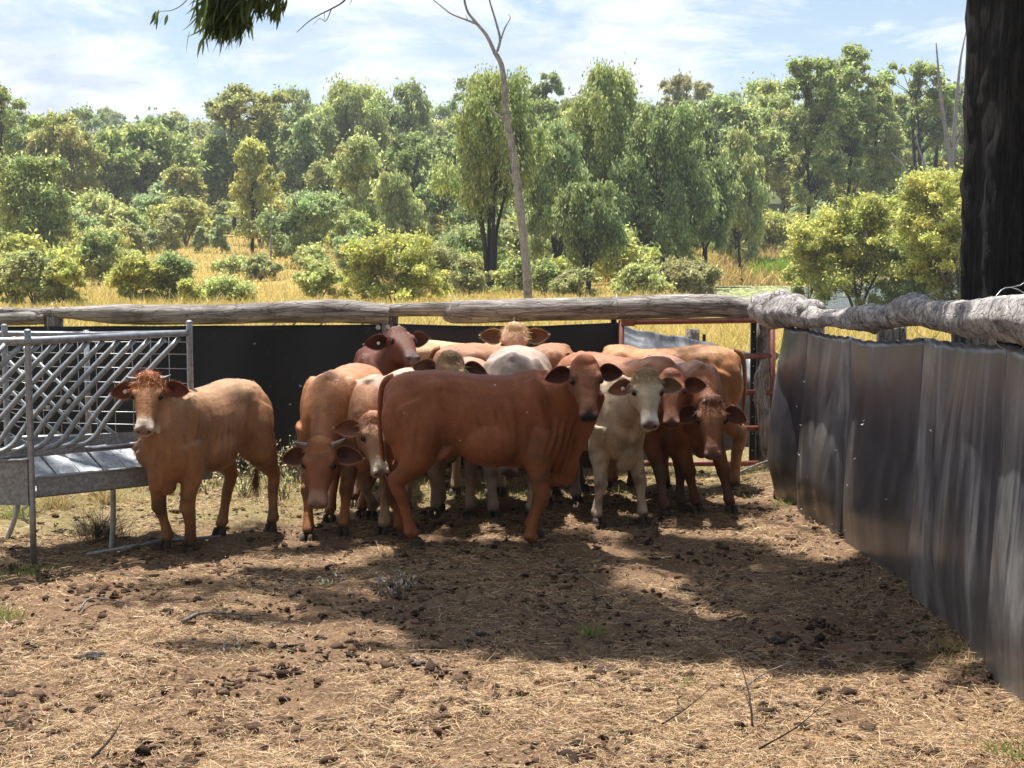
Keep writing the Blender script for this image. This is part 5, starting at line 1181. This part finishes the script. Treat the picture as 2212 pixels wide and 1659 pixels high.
# unseen gums added behind the camera to shut off sky light from there
def behind():
    for i, (x, y, hw, H) in enumerate(((-6.5, -5, 4.2, 11), (-1.5, -7.5, 4.4, 12), (4, -6.0, 4.2, 11), (-11, 1, 4.0, 11), (9.5, -1.5, 4.0, 11))):
        tree('gum_tree', Vector((x, y, gzf(x, y))), H, hw, 2.0, 'round', 'dark', 9000, (.5, .28), ('unseen gum tree added behind the camera to block sky light', 'unseen gum tree added behind the camera to block sky light')[0], 'tree', 'unseen gum trees added behind the camera', stems=2, bark='barkd', nclump=60, droop=.5, seed=1000+i, rc=.24)
behind()
# reeds at the pond edge
def reeds():
    r = np.random.default_rng(60); n = 1800; px = r.uniform(1630, 1740, n); Y = r.uniform(118, 124, n); X = (px-1106)/3300*Y
    o = grass('reeds', X, Y, (.9, 2.0), (.10, .22), [(.20, .32, .04), (.28, .38, .07), (.15, .26, .04)], r, .3, 'bright green reeds along the far edge of the pond', 'reeds')
    n = 6000; px = r.uniform(1530, 1720, n); Y = r.uniform(112, 150, n); X = (px-1106)/3300*Y; k = gz(X, Y) > POND-.2; X, Y = X[k], Y[k]
    grass('bank_tussocks', X, Y, (.8, 2.0), (.05, .12), [(.45, .34, .13), (.36, .27, .10), (.55, .42, .19)], r, .3, 'tall dry golden tussock grass on the bank beyond the pond', 'grass')
reeds()
# the charred tree beside the yard and its overhead canopy that shades the herd
SUN_EL, SUN_DIR = 69.0, Vector((-.10, .36, 1)).normalized()
SUN_DIR = Vector((-.12, .30, 1.0)).normalized()
def shade_tree():
    rr = np.random.default_rng(5); base = Vector((3.17, 8.9, gzf(3.17, 8.9)))
    root = empty('ironbark_tree', base); tag(root, 'huge charred black trunk just outside the right fence, its branches hanging over the yard', 'tree')
    pts = [Vector((0, 0, -.3)), Vector((-.02, 0, .8)), Vector((-.04, 0, 2)), Vector((-.10, .02, 3.6)), Vector((-.22, .1, 6)), Vector((-.6, .4, 8.2))]
    path = bez(pts, 16); n = 44; rings = []; rads = np.interp(np.linspace(0, 1, len(path)), [0, .08, .4, 1], [.62, .53, .50, .32]); ph = rr.uniform(0, 6.28, 12)
    for i, p in enumerate(path):
        z = p.z; rg = []
        for k in range(n):
            q = 2*math.pi*k/n; f = 1+.028*math.sin(q*9+ph[0]+.5*math.sin(z*1.3))+.022*math.sin(q*15+ph[1]+.7*math.sin(z*2.1+2))+.02*math.sin(q*4+ph[2])+rr.normal(0, .012)
            rg.append(p+Vector((math.cos(q), math.sin(q), 0))*rads[i]*f)
        rings.append(rg)
    mb = MB(); mb.ring_loft(rings); top = pts[-1]
    # shade blobs: image point, ground radii, canopy height
    blobs = []
    def sb(px, py, rx_, ry_, h, n_): 
        g = G(px, py); c = g+SUN_DIR*(h/SUN_DIR.z); blobs.append((c-base, rx_, ry_, n_))
    # main shade: many overlapping sprays filling an irregular patch of the yard
    edge_t = lambda x: np.interp(x, [860, 1000, 1300, 1600, 1750, 1900, 2050], [1215, 1170, 1150, 1170, 1195, 1225, 1290])
    edge_b = lambda x: np.interp(x, [820, 950, 1100, 1250, 1400, 1700, 1850, 1950, 2060], [1300, 1370, 1400, 1405, 1420, 1440, 1450, 1425, 1400])
    for i in range(150):
        x = rr.uniform(870, 2040); t = rr.random(); y = edge_t(x)*(1-t)+edge_b(x)*t; sz = rr.uniform(.7, 1.2); sb(x, y, .30*sz, .22*sz, rr.uniform(6.3, 8.2), int(470*sz))
    S_ = [(950, 1398, .45, .07, 7.0, 420), (480, 1402, .30, .04, 7.6, 200), (620, 1335, .50, .06, 7.4, 420), (520, 1270, .85, .07, 8.0, 600), (760, 1240, .55, .12, 7.8, 600), (380, 1300, .45, .04, 8.0, 200), (800, 1310, .4, .10, 7.7, 420), (700, 1290, .3, .05, 7.7, 200),
          (960, 1150, .28, .16, 8.6, 260), (1180, 1150, .35, .18, 8.7, 380), (1370, 1125, .38, .26, 8.4, 620), (1490, 1115, .36, .30, 8.0, 760), (1590, 1100, .28, .30, 7.8, 520), (640, 1190, .35, .15, 8.4, 330), (740, 1180, .25, .2, 8.4, 330),
          (400, 1185, .25, .14, 8.4, 220), (560, 1140, .2, .2, 8.5, 200), (1520, 1060, .25, .26, 8.3, 300), (90, 1222, .45, .10, 8.0, 520), (260, 1200, .35, .07, 8.0, 330), (2110, 1360, .16, .3, 6.0, 300), (2150, 1480, .22, .10, 6.2, 200)]
    for s in S_: sb(*s)
    V, Fc, Cc = [], [], []; off = 0; tb = MB()
    for i, (c, a, b, m) in enumerate(blobs):
        m = int(m*1.2); dd = unit(rr.normal(0, 1, (m, 3)))*rr.random((m, 1))**.45; p = np.array(c)+dd*np.array([a, b, .35+.25*a])
        ax = unit(rr.normal(0, .6, (m, 3))+np.array([0, 0, -.9])); s = unit(np.cross(ax, rr.normal(0, 1, (m, 3)))); L = rr.uniform(.09, .17, m); W = rr.uniform(.018, .034, m)
        q = np.zeros((m, 4, 3)); q[:, 0] = p-ax*(L*.5)[:, None]; q[:, 2] = p+ax*(L*.5)[:, None]; q[:, 1] = p+s*(W*.5)[:, None]; q[:, 3] = p-s*(W*.5)[:, None]
        V.append(q.reshape(-1, 3)); Fc.append(np.arange(m*4).reshape(-1, 4)+off); off += m*4; Cc.append(np.repeat(np.array([[.06, .085, .03]])*rr.uniform(.6, 1.6, (m, 1)), 4, 0))
        # limb to the clump
        e = Vector(c)-Vector((0, 0, .1)); s0 = top.lerp(Vector((top.x*.5, top.y*.5, 6.2)), rr.random()); mid = s0.lerp(e, .5)+Vector((rr.normal(0, .2), rr.normal(0, .2), .5+rr.random()*.4))
        if i % 6 == 0 or i < 8: tb.tube(bez([s0, mid, e], 6), [(.09 if i < 8 else .04)*(1-.85*t/12)+.006 for t in range(13)], 7)
    crown = link('crown', np_mesh('crown', np.concatenate(V), np.concatenate(Fc), M['leaf'], np.concatenate(Cc)), root, world=False)
    mb.v_off = 0
    n0 = len(mb.v); mb.add(tb.v, tb.f); link('trunk', mb.mesh('trunk', M['char']), root, world=False)
    # visible hanging sprays at the top left of the view
    Yb = 9.4; q = lambda a, b, d=0: P(a, b, Yb+d)-base
    hb = MB(); V, Cc = [], []
    tw = [([q(560, -260), q(530, -120), q(505, -40), q(500, 30), q(492, 85)], .010), ([q(560, -260), q(560, -90), q(548, -10), q(556, 45)], .008), ([q(560, -260), q(590, -80), q(594, 0), q(598, 40)], .006), ([q(530, -120), q(480, -50), q(458, 10), q(462, 50)], .007), ([q(530, -120), q(505, -40), q(525, 20), q(530, 80)], .006), ([q(520, -120), q(430, -40), q(400, 4), q(372, 22), q(345, 26), q(336, 48)], .004), ([q(560, -260), q(560, -100), q(576, -20), q(582, 30)], .006)]
    for pts, r0 in tw: pth = bez(pts, 6); hb.tube(pth, list(np.linspace(r0, r0*.25, len(pth))), 6)
    for pts, r0 in (([q(790, -180), q(770, -40), q(745, 0), q(718, 18), q(690, 32), q(665, 48), q(641, 70)], .0065), ([q(716, 19), q(704, 45), q(690, 40), q(676, 54)], .003), ([q(700, 26), q(702, 48)], .002), ([q(560, -260), q(660, -230), q(790, -180)], .012), ([q(770, -40), q(760, 0), q(752, 10)], .003)): pth = bez(pts, 5); hb.tube(pth, list(np.linspace(r0, r0*.3, len(pth))), 6)
    hb.tube(bez([Vector((-.2, .1, 5.6)), Vector((-2.0, -.8, 4.9)), q(790, -420), q(560, -260)], 8), list(np.linspace(.09, .012, 25)), 8)
    def spray(ax_, n_, sx, L0, L1, z0=0):
        pp = bez([Vector(a) for a in ax_], 8); m = n_; ix = rr.integers(0, len(pp), m); p = np.array([tuple(pp[i]) for i in ix])+rr.normal(0, 1, (m, 3))*np.array([sx*1.3, .06, sx*.9])
        ax = unit(np.array([-.28, 0, -1])+rr.normal(0, .22, (m, 3))); s = unit(np.cross(ax, rr.normal(0, 1, (m, 3)))); L = rr.uniform(L0, L1, m)*1.3; W = rr.uniform(.0065, .0115, m)
        for k in range(3):
            pass
        v, f, c = ribbons_leaf(p, ax, s, L, W, rr); return v, f, c
    def ribbons_leaf(c, a, s, L, W, rr):
        n = len(c); ks = 6; Vv = np.zeros((n, ks, 2, 3)); bend = rr.normal(0, .16, (n, 3))
        prof = np.array([.15, .8, 1, .85, .5, .04])
        for i in range(ks):
            t = i/(ks-1); p = c+a*(L*t)[:, None]+bend*(t*t*L)[:, None]; w = W*prof[i]; Vv[:, i, 0] = p-s*w[:, None]; Vv[:, i, 1] = p+s*w[:, None]
        idx = np.arange(n)*ks*2; f = np.concatenate([np.stack([idx+2*i, idx+2*i+1, idx+2*i+3, idx+2*i+2], -1) for i in range(ks-1)])
        return Vv.reshape(-1, 3), f, np.repeat(np.array([[.055, .075, .022]])*rr.uniform(.6, 1.9, (n, 1)), ks*2, 0)
    acc = []
    for ax_, n_, sx, L0, L1 in (([q(480, -60), q(482, 0), q(484, 45)], 420, .050, .06, .13), ([q(470, -40), q(466, 10), q(474, 40)], 160, .022, .05, .11), ([q(505, -60), q(512, -5), q(520, 25)], 190, .035, .05, .11), ([q(535, 28), q(528, 50), q(520, 68)], 46, .012, .04, .09), ([q(548, -60), q(556, -20), q(562, 14)], 130, .028, .05, .10), ([q(585, -50), q(590, -15), q(592, 14)], 110, .026, .05, .10), ([q(490, 55), q(488, 70)], 26, .012, .04, .09), ([q(344, 28), q(340, 36)], 9, .006, .04, .07), ([q(353, 26), q(352, 30)], 3, .003, .05, .07), ([q(606, 5), q(607, 10)], 3, .003, .02, .03), ([q(560, -260), q(520, -150)], 400, .12, .06, .13)):
        acc.append(spray(ax_, n_, sx, L0, L1))
    o_ = 0; vv, ff, cc = [], [], []
    for v, f, c in acc: vv.append(v); ff.append(f+o_); cc.append(c); o_ += len(v)
    link('hanging_branch', hb.mesh('hanging_branch', M['barkd']), root, world=False)
    link('hanging_leaves', np_mesh('hanging_leaves', np.concatenate(vv), np.concatenate(ff), M['leaf'], np.concatenate(cc)), root, world=False)
shade_tree()
# ------------------------------------------------------------------ small things on the ground
def tussock(name, px, py, n, L, cols, label, cat, spread=.06, W=(.003, .007), group=None, lean=.45, z=0):
    c = G(px, py); r = np.random.default_rng(int(px*3+py)); X = c.x+r.normal(0, spread, n); Y = c.y+r.normal(0, spread, n)
    v0 = empty(name, (c.x, c.y, gzf(c.x, c.y))); o = grass('blades', X, Y, L, W, cols, r, lean, parent=v0); tag(v0, label, cat, group)
DRY = [(.46, .36, .19), (.36, .27, .13), (.30, .28, .12)]; GRN = [(.16, .22, .06), (.22, .26, .08), (.36, .33, .15)]
def weed(px, py, h, n, cols, label, cat='weed', group=None, w=.18, leafs=7, bark='barkg'):
    """upright branching weed with small leaves"""
    c = G(px, py); r = np.random.default_rng(int(px*5+py)); b = Vector((c.x, c.y, gzf(c.x, c.y))); root = empty('weed', b); tag(root, label, cat, group); mb = MB(); P_, D_ = [], []
    for i in range(n):
        q = r.uniform(0, 6.28); sp = w*r.uniform(.2, 1); hh = h*r.uniform(.5, 1); p0 = Vector((r.normal(0, .03), r.normal(0, .03), -.01)); p2 = Vector((math.cos(q)*sp, math.sin(q)*sp, hh)); pm = p0.lerp(p2, .5)+Vector((0, 0, hh*.12))
        pth = bez([p0, pm, p2], 4); mb.tube(pth, list(np.linspace(.0035, .0012, len(pth))), 5)
        for k in range(leafs):
            t = pth[int(r.integers(2, len(pth)))]; P_.append(np.array(t)+r.normal(0, .012, 3)); D_.append(r.normal(0, 1, 3)+np.array([0, 0, .6]))
    link('stems', mb.mesh('stems', M[bark]), root, world=False)
    if P_:
        P_ = np.array(P_); m = len(P_); D_ = unit(np.array(D_)); s = unit(np.cross(D_, r.normal(0, 1, (m, 3)))); L = r.uniform(.015, .04, m); W = L*.4; V = np.zeros((m, 4, 3)); V[:, 0] = P_; V[:, 2] = P_+D_*L[:, None]; V[:, 1] = P_+D_*(L*.5)[:, None]+s*W[:, None]*.5; V[:, 3] = P_+D_*(L*.5)[:, None]-s*W[:, None]*.5
        cc = np.array(cols)[r.integers(0, len(cols), m)]*r.uniform(.7, 1.3, (m, 1)); link('leaves', np_mesh('leaves', V.reshape(-1, 3), np.arange(m*4).reshape(-1, 4), M['leaf'], np.repeat(cc, 4, 0)), root, world=False)
PW = [(.46, .42, .24), (.56, .50, .33), (.30, .32, .13)]
def stick(pts, r0, label, bark='deadwood', name='stick', cat='stick', z=.02):
    mb = MB(); ps = []
    for i, (a, b, h) in enumerate(pts): g = G(a, b); ps.append(Vector((g.x, g.y, gzf(g.x, g.y)+z+h)))
    p = bez(ps, 5); mb.tube(p, list(np.linspace(r0, r0*.3, len(p))), 7, wob=.12, seed=int(pts[0][0])); tag(mb.build(name, M[bark]), label, cat)
def small():
    tussock('grass_tussock', 118, 1098, 260, (.10, .26), DRY, 'dry grass tussock under the trough beside the feeder leg', 'grass tussock', .05)
    tussock('grass_tussock', 35, 1118, 200, (.08, .18), GRN, 'green grass tussock at the left edge under the end plate', 'grass tussock', .05)
    tussock('grass_tussock', 225, 1085, 220, (.08, .2), DRY, 'second dry tussock under the trough, nearer the calf', 'grass tussock', .05)
    tussock('grass_tussock', 18, 1335, 120, (.04, .12), GRN, 'small green and straw tuft in the bare soil at the left edge', 'grass tussock', .04)
    tussock('grass_tussock', 60, 1240, 220, (.03, .08), GRN, 'low green tuft at the foot of the front feeder post', 'grass tussock', .10)
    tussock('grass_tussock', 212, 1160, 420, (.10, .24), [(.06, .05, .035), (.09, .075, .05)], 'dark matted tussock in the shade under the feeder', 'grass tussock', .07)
    tussock('grass_tussock', 1275, 1372, 60, (.04, .10), GRN, 'little green seedling tuft in the middle of the shaded soil', 'grass tussock', .02, (.006, .012))
    tussock('grass_tussock', 2190, 1640, 90, (.04, .11), GRN, 'green leafy tuft in the bottom right corner of the yard', 'grass tussock', .04, (.005, .012))
    tussock('grass_tussock', 1482, 1480, 50, (.03, .08), GRN, 'green seedling tuft where the shade meets the sunny straw', 'grass tussock', .02)
    tussock('grass_tussock', 1700, 1098, 160, (.03, .09), GRN, 'green tuft at the foot of the corner belting', 'grass tussock', .05)
    tussock('grass_tussock', 2075, 1425, 260, (.04, .13), DRY, 'heap of dry straw against the foot of the right belting', 'grass tussock', .10, lean=1.0)
    ws = [(505, 1030, .33, 16, 'leafy seeding weed against the back belting right of the first calf'), (560, 1035, .22, 12, 'low weed against the back belting'), (618, 1045, .40, 18, 'tallest leafy weed by the lowered horned head'),
          (640, 1050, .34, 14, 'weed half hidden behind the lowered horned head'), (330, 1060, .22, 10, 'twiggy weed under the right end of the trough'), (290, 1050, .26, 12, 'reddish twiggy weed under the trough'), (585, 1060, .25, 14, 'sprawling dry weed between the first two calves'), (470, 1045, .22, 10, 'dry weed seen between the legs of the first calf')]
    ws += [(545, 1018, .42, 20, 'tall bleached weed with pale seed heads between the first two calves'), (528, 1075, .20, 14, 'short bleached weed in front of the tall one between the first two calves'), (610, 1080, .22, 14, 'bleached weed by the front hooves of the lowered horned head'), (445, 1060, .18, 12, 'bleached weed behind the hind legs of the first calf'), (1000, 1060, .16, 10, 'dry weed seen under the belly of the big red animal')]
    for px, py, h, n, l in ws: weed(px, py, h, n, PW, l, w=.15)
    weed(855, 1290, .17, 9, [(.42, .42, .38), (.52, .5, .45)], 'fallen spray of dry grey leaves lying in the middle of the yard', 'dead twig', w=.14, leafs=6)
    weed(712, 1262, .06, 6, [(.42, .42, .36), (.3, .36, .14)], 'small wilted grey green sprig in the sunlit soil', 'dead twig', w=.09, leafs=6)
    weed(500, 1410, .05, 5, [(.45, .4, .33)], 'small scrap of dry leaves on the dappled soil', 'dead twig', w=.07, leafs=5)
    stick([(395, 1355, 0), (430, 1342, .01), (470, 1338, .01), (560, 1333, 0)], .010, 'curved dead stick lying in the dappled light')
    stick([(170, 1325, 0), (200, 1308, .02), (285, 1302, 0)], .008, 'thin forked stick on the soil in front of the feeder')
    stick([(255, 1210, .02), (300, 1192, .03), (330, 1180, .05)], .007, 'pale bent twig beside the metal pipe')
    stick([(1250, 1245, 0), (1275, 1262, .01), (1320, 1275, 0)], .005, 'short pale twig in the shaded soil')
    stick([(1625, 1580, 0), (1618, 1545, .05), (1600, 1500, .10), (1585, 1480, .13)], .0045, 'upright dark dead twig standing in the sunny straw', 'barkd')
    stick([(1430, 1575, 0), (1480, 1555, .02), (1540, 1520, .05)], .004, 'slanting dark twig in the sunny straw', 'barkd')
    stick([(1640, 1630, 0), (1720, 1600, .03), (1790, 1555, .06)], .004, 'thin dead branch lying in the straw near the belting', 'barkd')
    stick([(200, 1655, 0), (240, 1630, .03), (265, 1600, .05)], .006, 'dark twig at the bottom left of the yard', 'barkd')
    stick([(1330, 1360, 0), (1400, 1352, .01), (1470, 1345, 0)], .004, 'long straw coloured stalk in the shade', 'deadwood')
    stick([(1600, 1500, 0), (1650, 1478, .03), (1720, 1450, .03)], .005, 'branched pale twig at the shade edge by the belting', 'deadwood')
    stick([(1245, 1352, 0), (1215, 1335, .0), (1195, 1330, 0)], .004, 'short grey twig by the little green seedling')
    stick([(1560, 1052, .02), (1610, 1040, .06), (1668, 1030, .08)], .016, 'broken branch on the sunny soil under the gate')
    for i, (px, py, s, l) in enumerate(((205, 1418, .045, 'black dried dung pat on the sunlit soil at the left'), (1045, 1372, .03, 'dark dung lump at the edge of the shade'), (430, 1300, .03, 'dark clod in the dappled light'), (1680, 1395, .035, 'dark trampled dung pat in the shade'), (640, 1285, .03, 'small dung lump near the middle calves'), (900, 1440, .03, 'dark dung pat on the sunny soil'), (1950, 1440, .035, 'dung lump by the foot of the belting'))):
        c = G(px, py); r = np.random.default_rng(i); mb = MB(); z = gzf(c.x, c.y)
        for k in range(9): a = r.uniform(0, 6.28); d = s*r.uniform(0, 1); q = s*r.uniform(.35, .6); mb.ell((c.x+math.cos(a)*d, c.y+math.sin(a)*d, z+q*.4+.01*r.random()), ((q, 0, 0), (0, q, 0), (0, 0, q*.55)), 9, 6)
        tag(mb.build('dung_pat', mdung), l, 'dung')
    # insects in the air in front of the belting
    r = np.random.default_rng(90); proto = None
    wing = MB()
    for a in (-1, 1): wing.add([(0, 0, 0), (a*.006, .003, .004), (a*.008, 0, .006), (a*.005, -.003, .003)], [(0, 1, 2, 3)], False)
    wing.ell((0, 0, 0), ((.0018, 0, 0), (0, .0045, 0), (0, 0, .0018)), 8, 6); me = wing.mesh('insect', M['tagw'])
    for i in range(46):
        px, py = r.uniform(1500, 2180), r.uniform(760, 1330)
        Y = r.uniform(6.2, 9.4)
        if i < 10: px, py, Y = r.uniform(420, 1500), r.uniform(740, 960), r.uniform(8.2, 8.9)
        p = P(px, py, Y)
        if p.x > 1.80 or p.z < .1: p.x = min(p.x, 1.75)
        o = bpy.data.objects.new('insect', me); C.objects.link(o); o.location = p; o.rotation_euler = tuple(r.uniform(-1, 1, 3)); o.scale = (r.uniform(.7, 1.2),)*3
        tag(o, 'tiny pale insect flying in front of the herd and the right belting', 'insect', 'insects in the air')
mdung = mat_simple('dung', (.015, .012, .010), (.05, .038, .030), 40, .85, 0, .8, .01)
small()
# ------------------------------------------------------------------ light, sky, render settings
sun = bpy.data.lights.new('sun', 'SUN'); so = bpy.data.objects.new('sun', sun); C.objects.link(so); sun.energy = 5.0; sun.angle = R(.5); sun.color = (1, .955, .88)
so.rotation_euler = SUN_DIR.to_track_quat('Z', 'Y').to_euler()
el = math.asin(SUN_DIR.z); az = math.atan2(SUN_DIR.x, SUN_DIR.y)
w = bpy.data.worlds.new('World'); bpy.context.scene.world = w; w.use_nodes = True; nt = w.node_tree; bg = nt.nodes['Background']
sky = N(nt, 'ShaderNodeTexSky', sky_type='NISHITA'); sky.sun_disc = False; sky.sun_elevation = el; sky.sun_rotation = az; sky.air_density = 1.0; sky.dust_density = .6
tc = N(nt, 'ShaderNodeTexCoord').outputs['Generated']; sx = N(nt, 'ShaderNodeSeparateXYZ'); nt.links.new(tc, sx.inputs[0])
# clouds on a flat layer high above: direction / (z + small)
zz = mth(nt, 'MAXIMUM', sx.outputs[2], 0.0); zz = mth(nt, 'ADD', zz, .20)
cx = mth(nt, 'DIVIDE', sx.outputs[0], zz); cy = mth(nt, 'DIVIDE', sx.outputs[1], zz); cb = N(nt, 'ShaderNodeCombineXYZ'); nt.links.new(cx, cb.inputs[0]); nt.links.new(cy, cb.inputs[1])
n1 = noise(nt, mapping(nt, cb.outputs[0], (1, 1, 1), (0, 0, 0), (3.3, 1.2, 0)).outputs[0], 1.6, 12, .66, .35); n2 = noise(nt, mapping(nt, cb.outputs[0], (1, 1, 1), (0, 0, 0), (1.3, 7.2, 0)).outputs[0], 4.2, 9, .62, .3)
left = mth(nt, 'MULTIPLY', cx, -.045)
cov = mth(nt, 'ADD', n1.outputs[0], mth(nt, 'ADD', left, .02))
cm = ramp(nt, [(.45, (0, 0, 0)), (.56, (1, 1, 1))], cov)
cc = ramp(nt, [(.32, (4.6, 5.3, 6.9)), (.60, (8.3, 8.6, 9.2))], n2.outputs[0])
mix = mixc(nt, mth(nt, 'MULTIPLY', cm.outputs[0], .88), sky.outputs[0], cc.outputs[0])
nt.links.new(mix, bg.inputs[0]); bg.inputs[1].default_value = .068
sc = bpy.context.scene; vs = sc.view_settings; vs.view_transform = 'Standard'; vs.look = 'None'; vs.gamma = 1; vs.exposure = 1.03
try: sc.cycles.max_bounces = 6; sc.cycles.diffuse_bounces = 4; sc.cycles.glossy_bounces = 2; sc.cycles.transmission_bounces = 4; sc.cycles.transparent_max_bounces = 4; sc.cycles.use_denoising = True
except Exception: pass

# air between the yard and the far hillside
hz = MB(); hz.box((0, 1195, 33), (3300, 2440, 74)); hzm = bpy.data.materials.new('haze'); hzm.use_nodes = True; hn = hzm.node_tree
for n_ in list(hn.nodes):
    if n_.type == 'BSDF_PRINCIPLED': hn.nodes.remove(n_)
pv = N(hn, 'ShaderNodeVolumePrincipled'); pv.inputs['Color'].default_value = (.88, .92, 1.0, 1); pv.inputs['Density'].default_value = .00032; pv.inputs['Anisotropy'].default_value = .2
hn.links.new(pv.outputs[0], hn.nodes['Material Output'].inputs['Volume']); tag(hz.build('haze', hzm), kind='stuff'); cam.clip_end = 6000
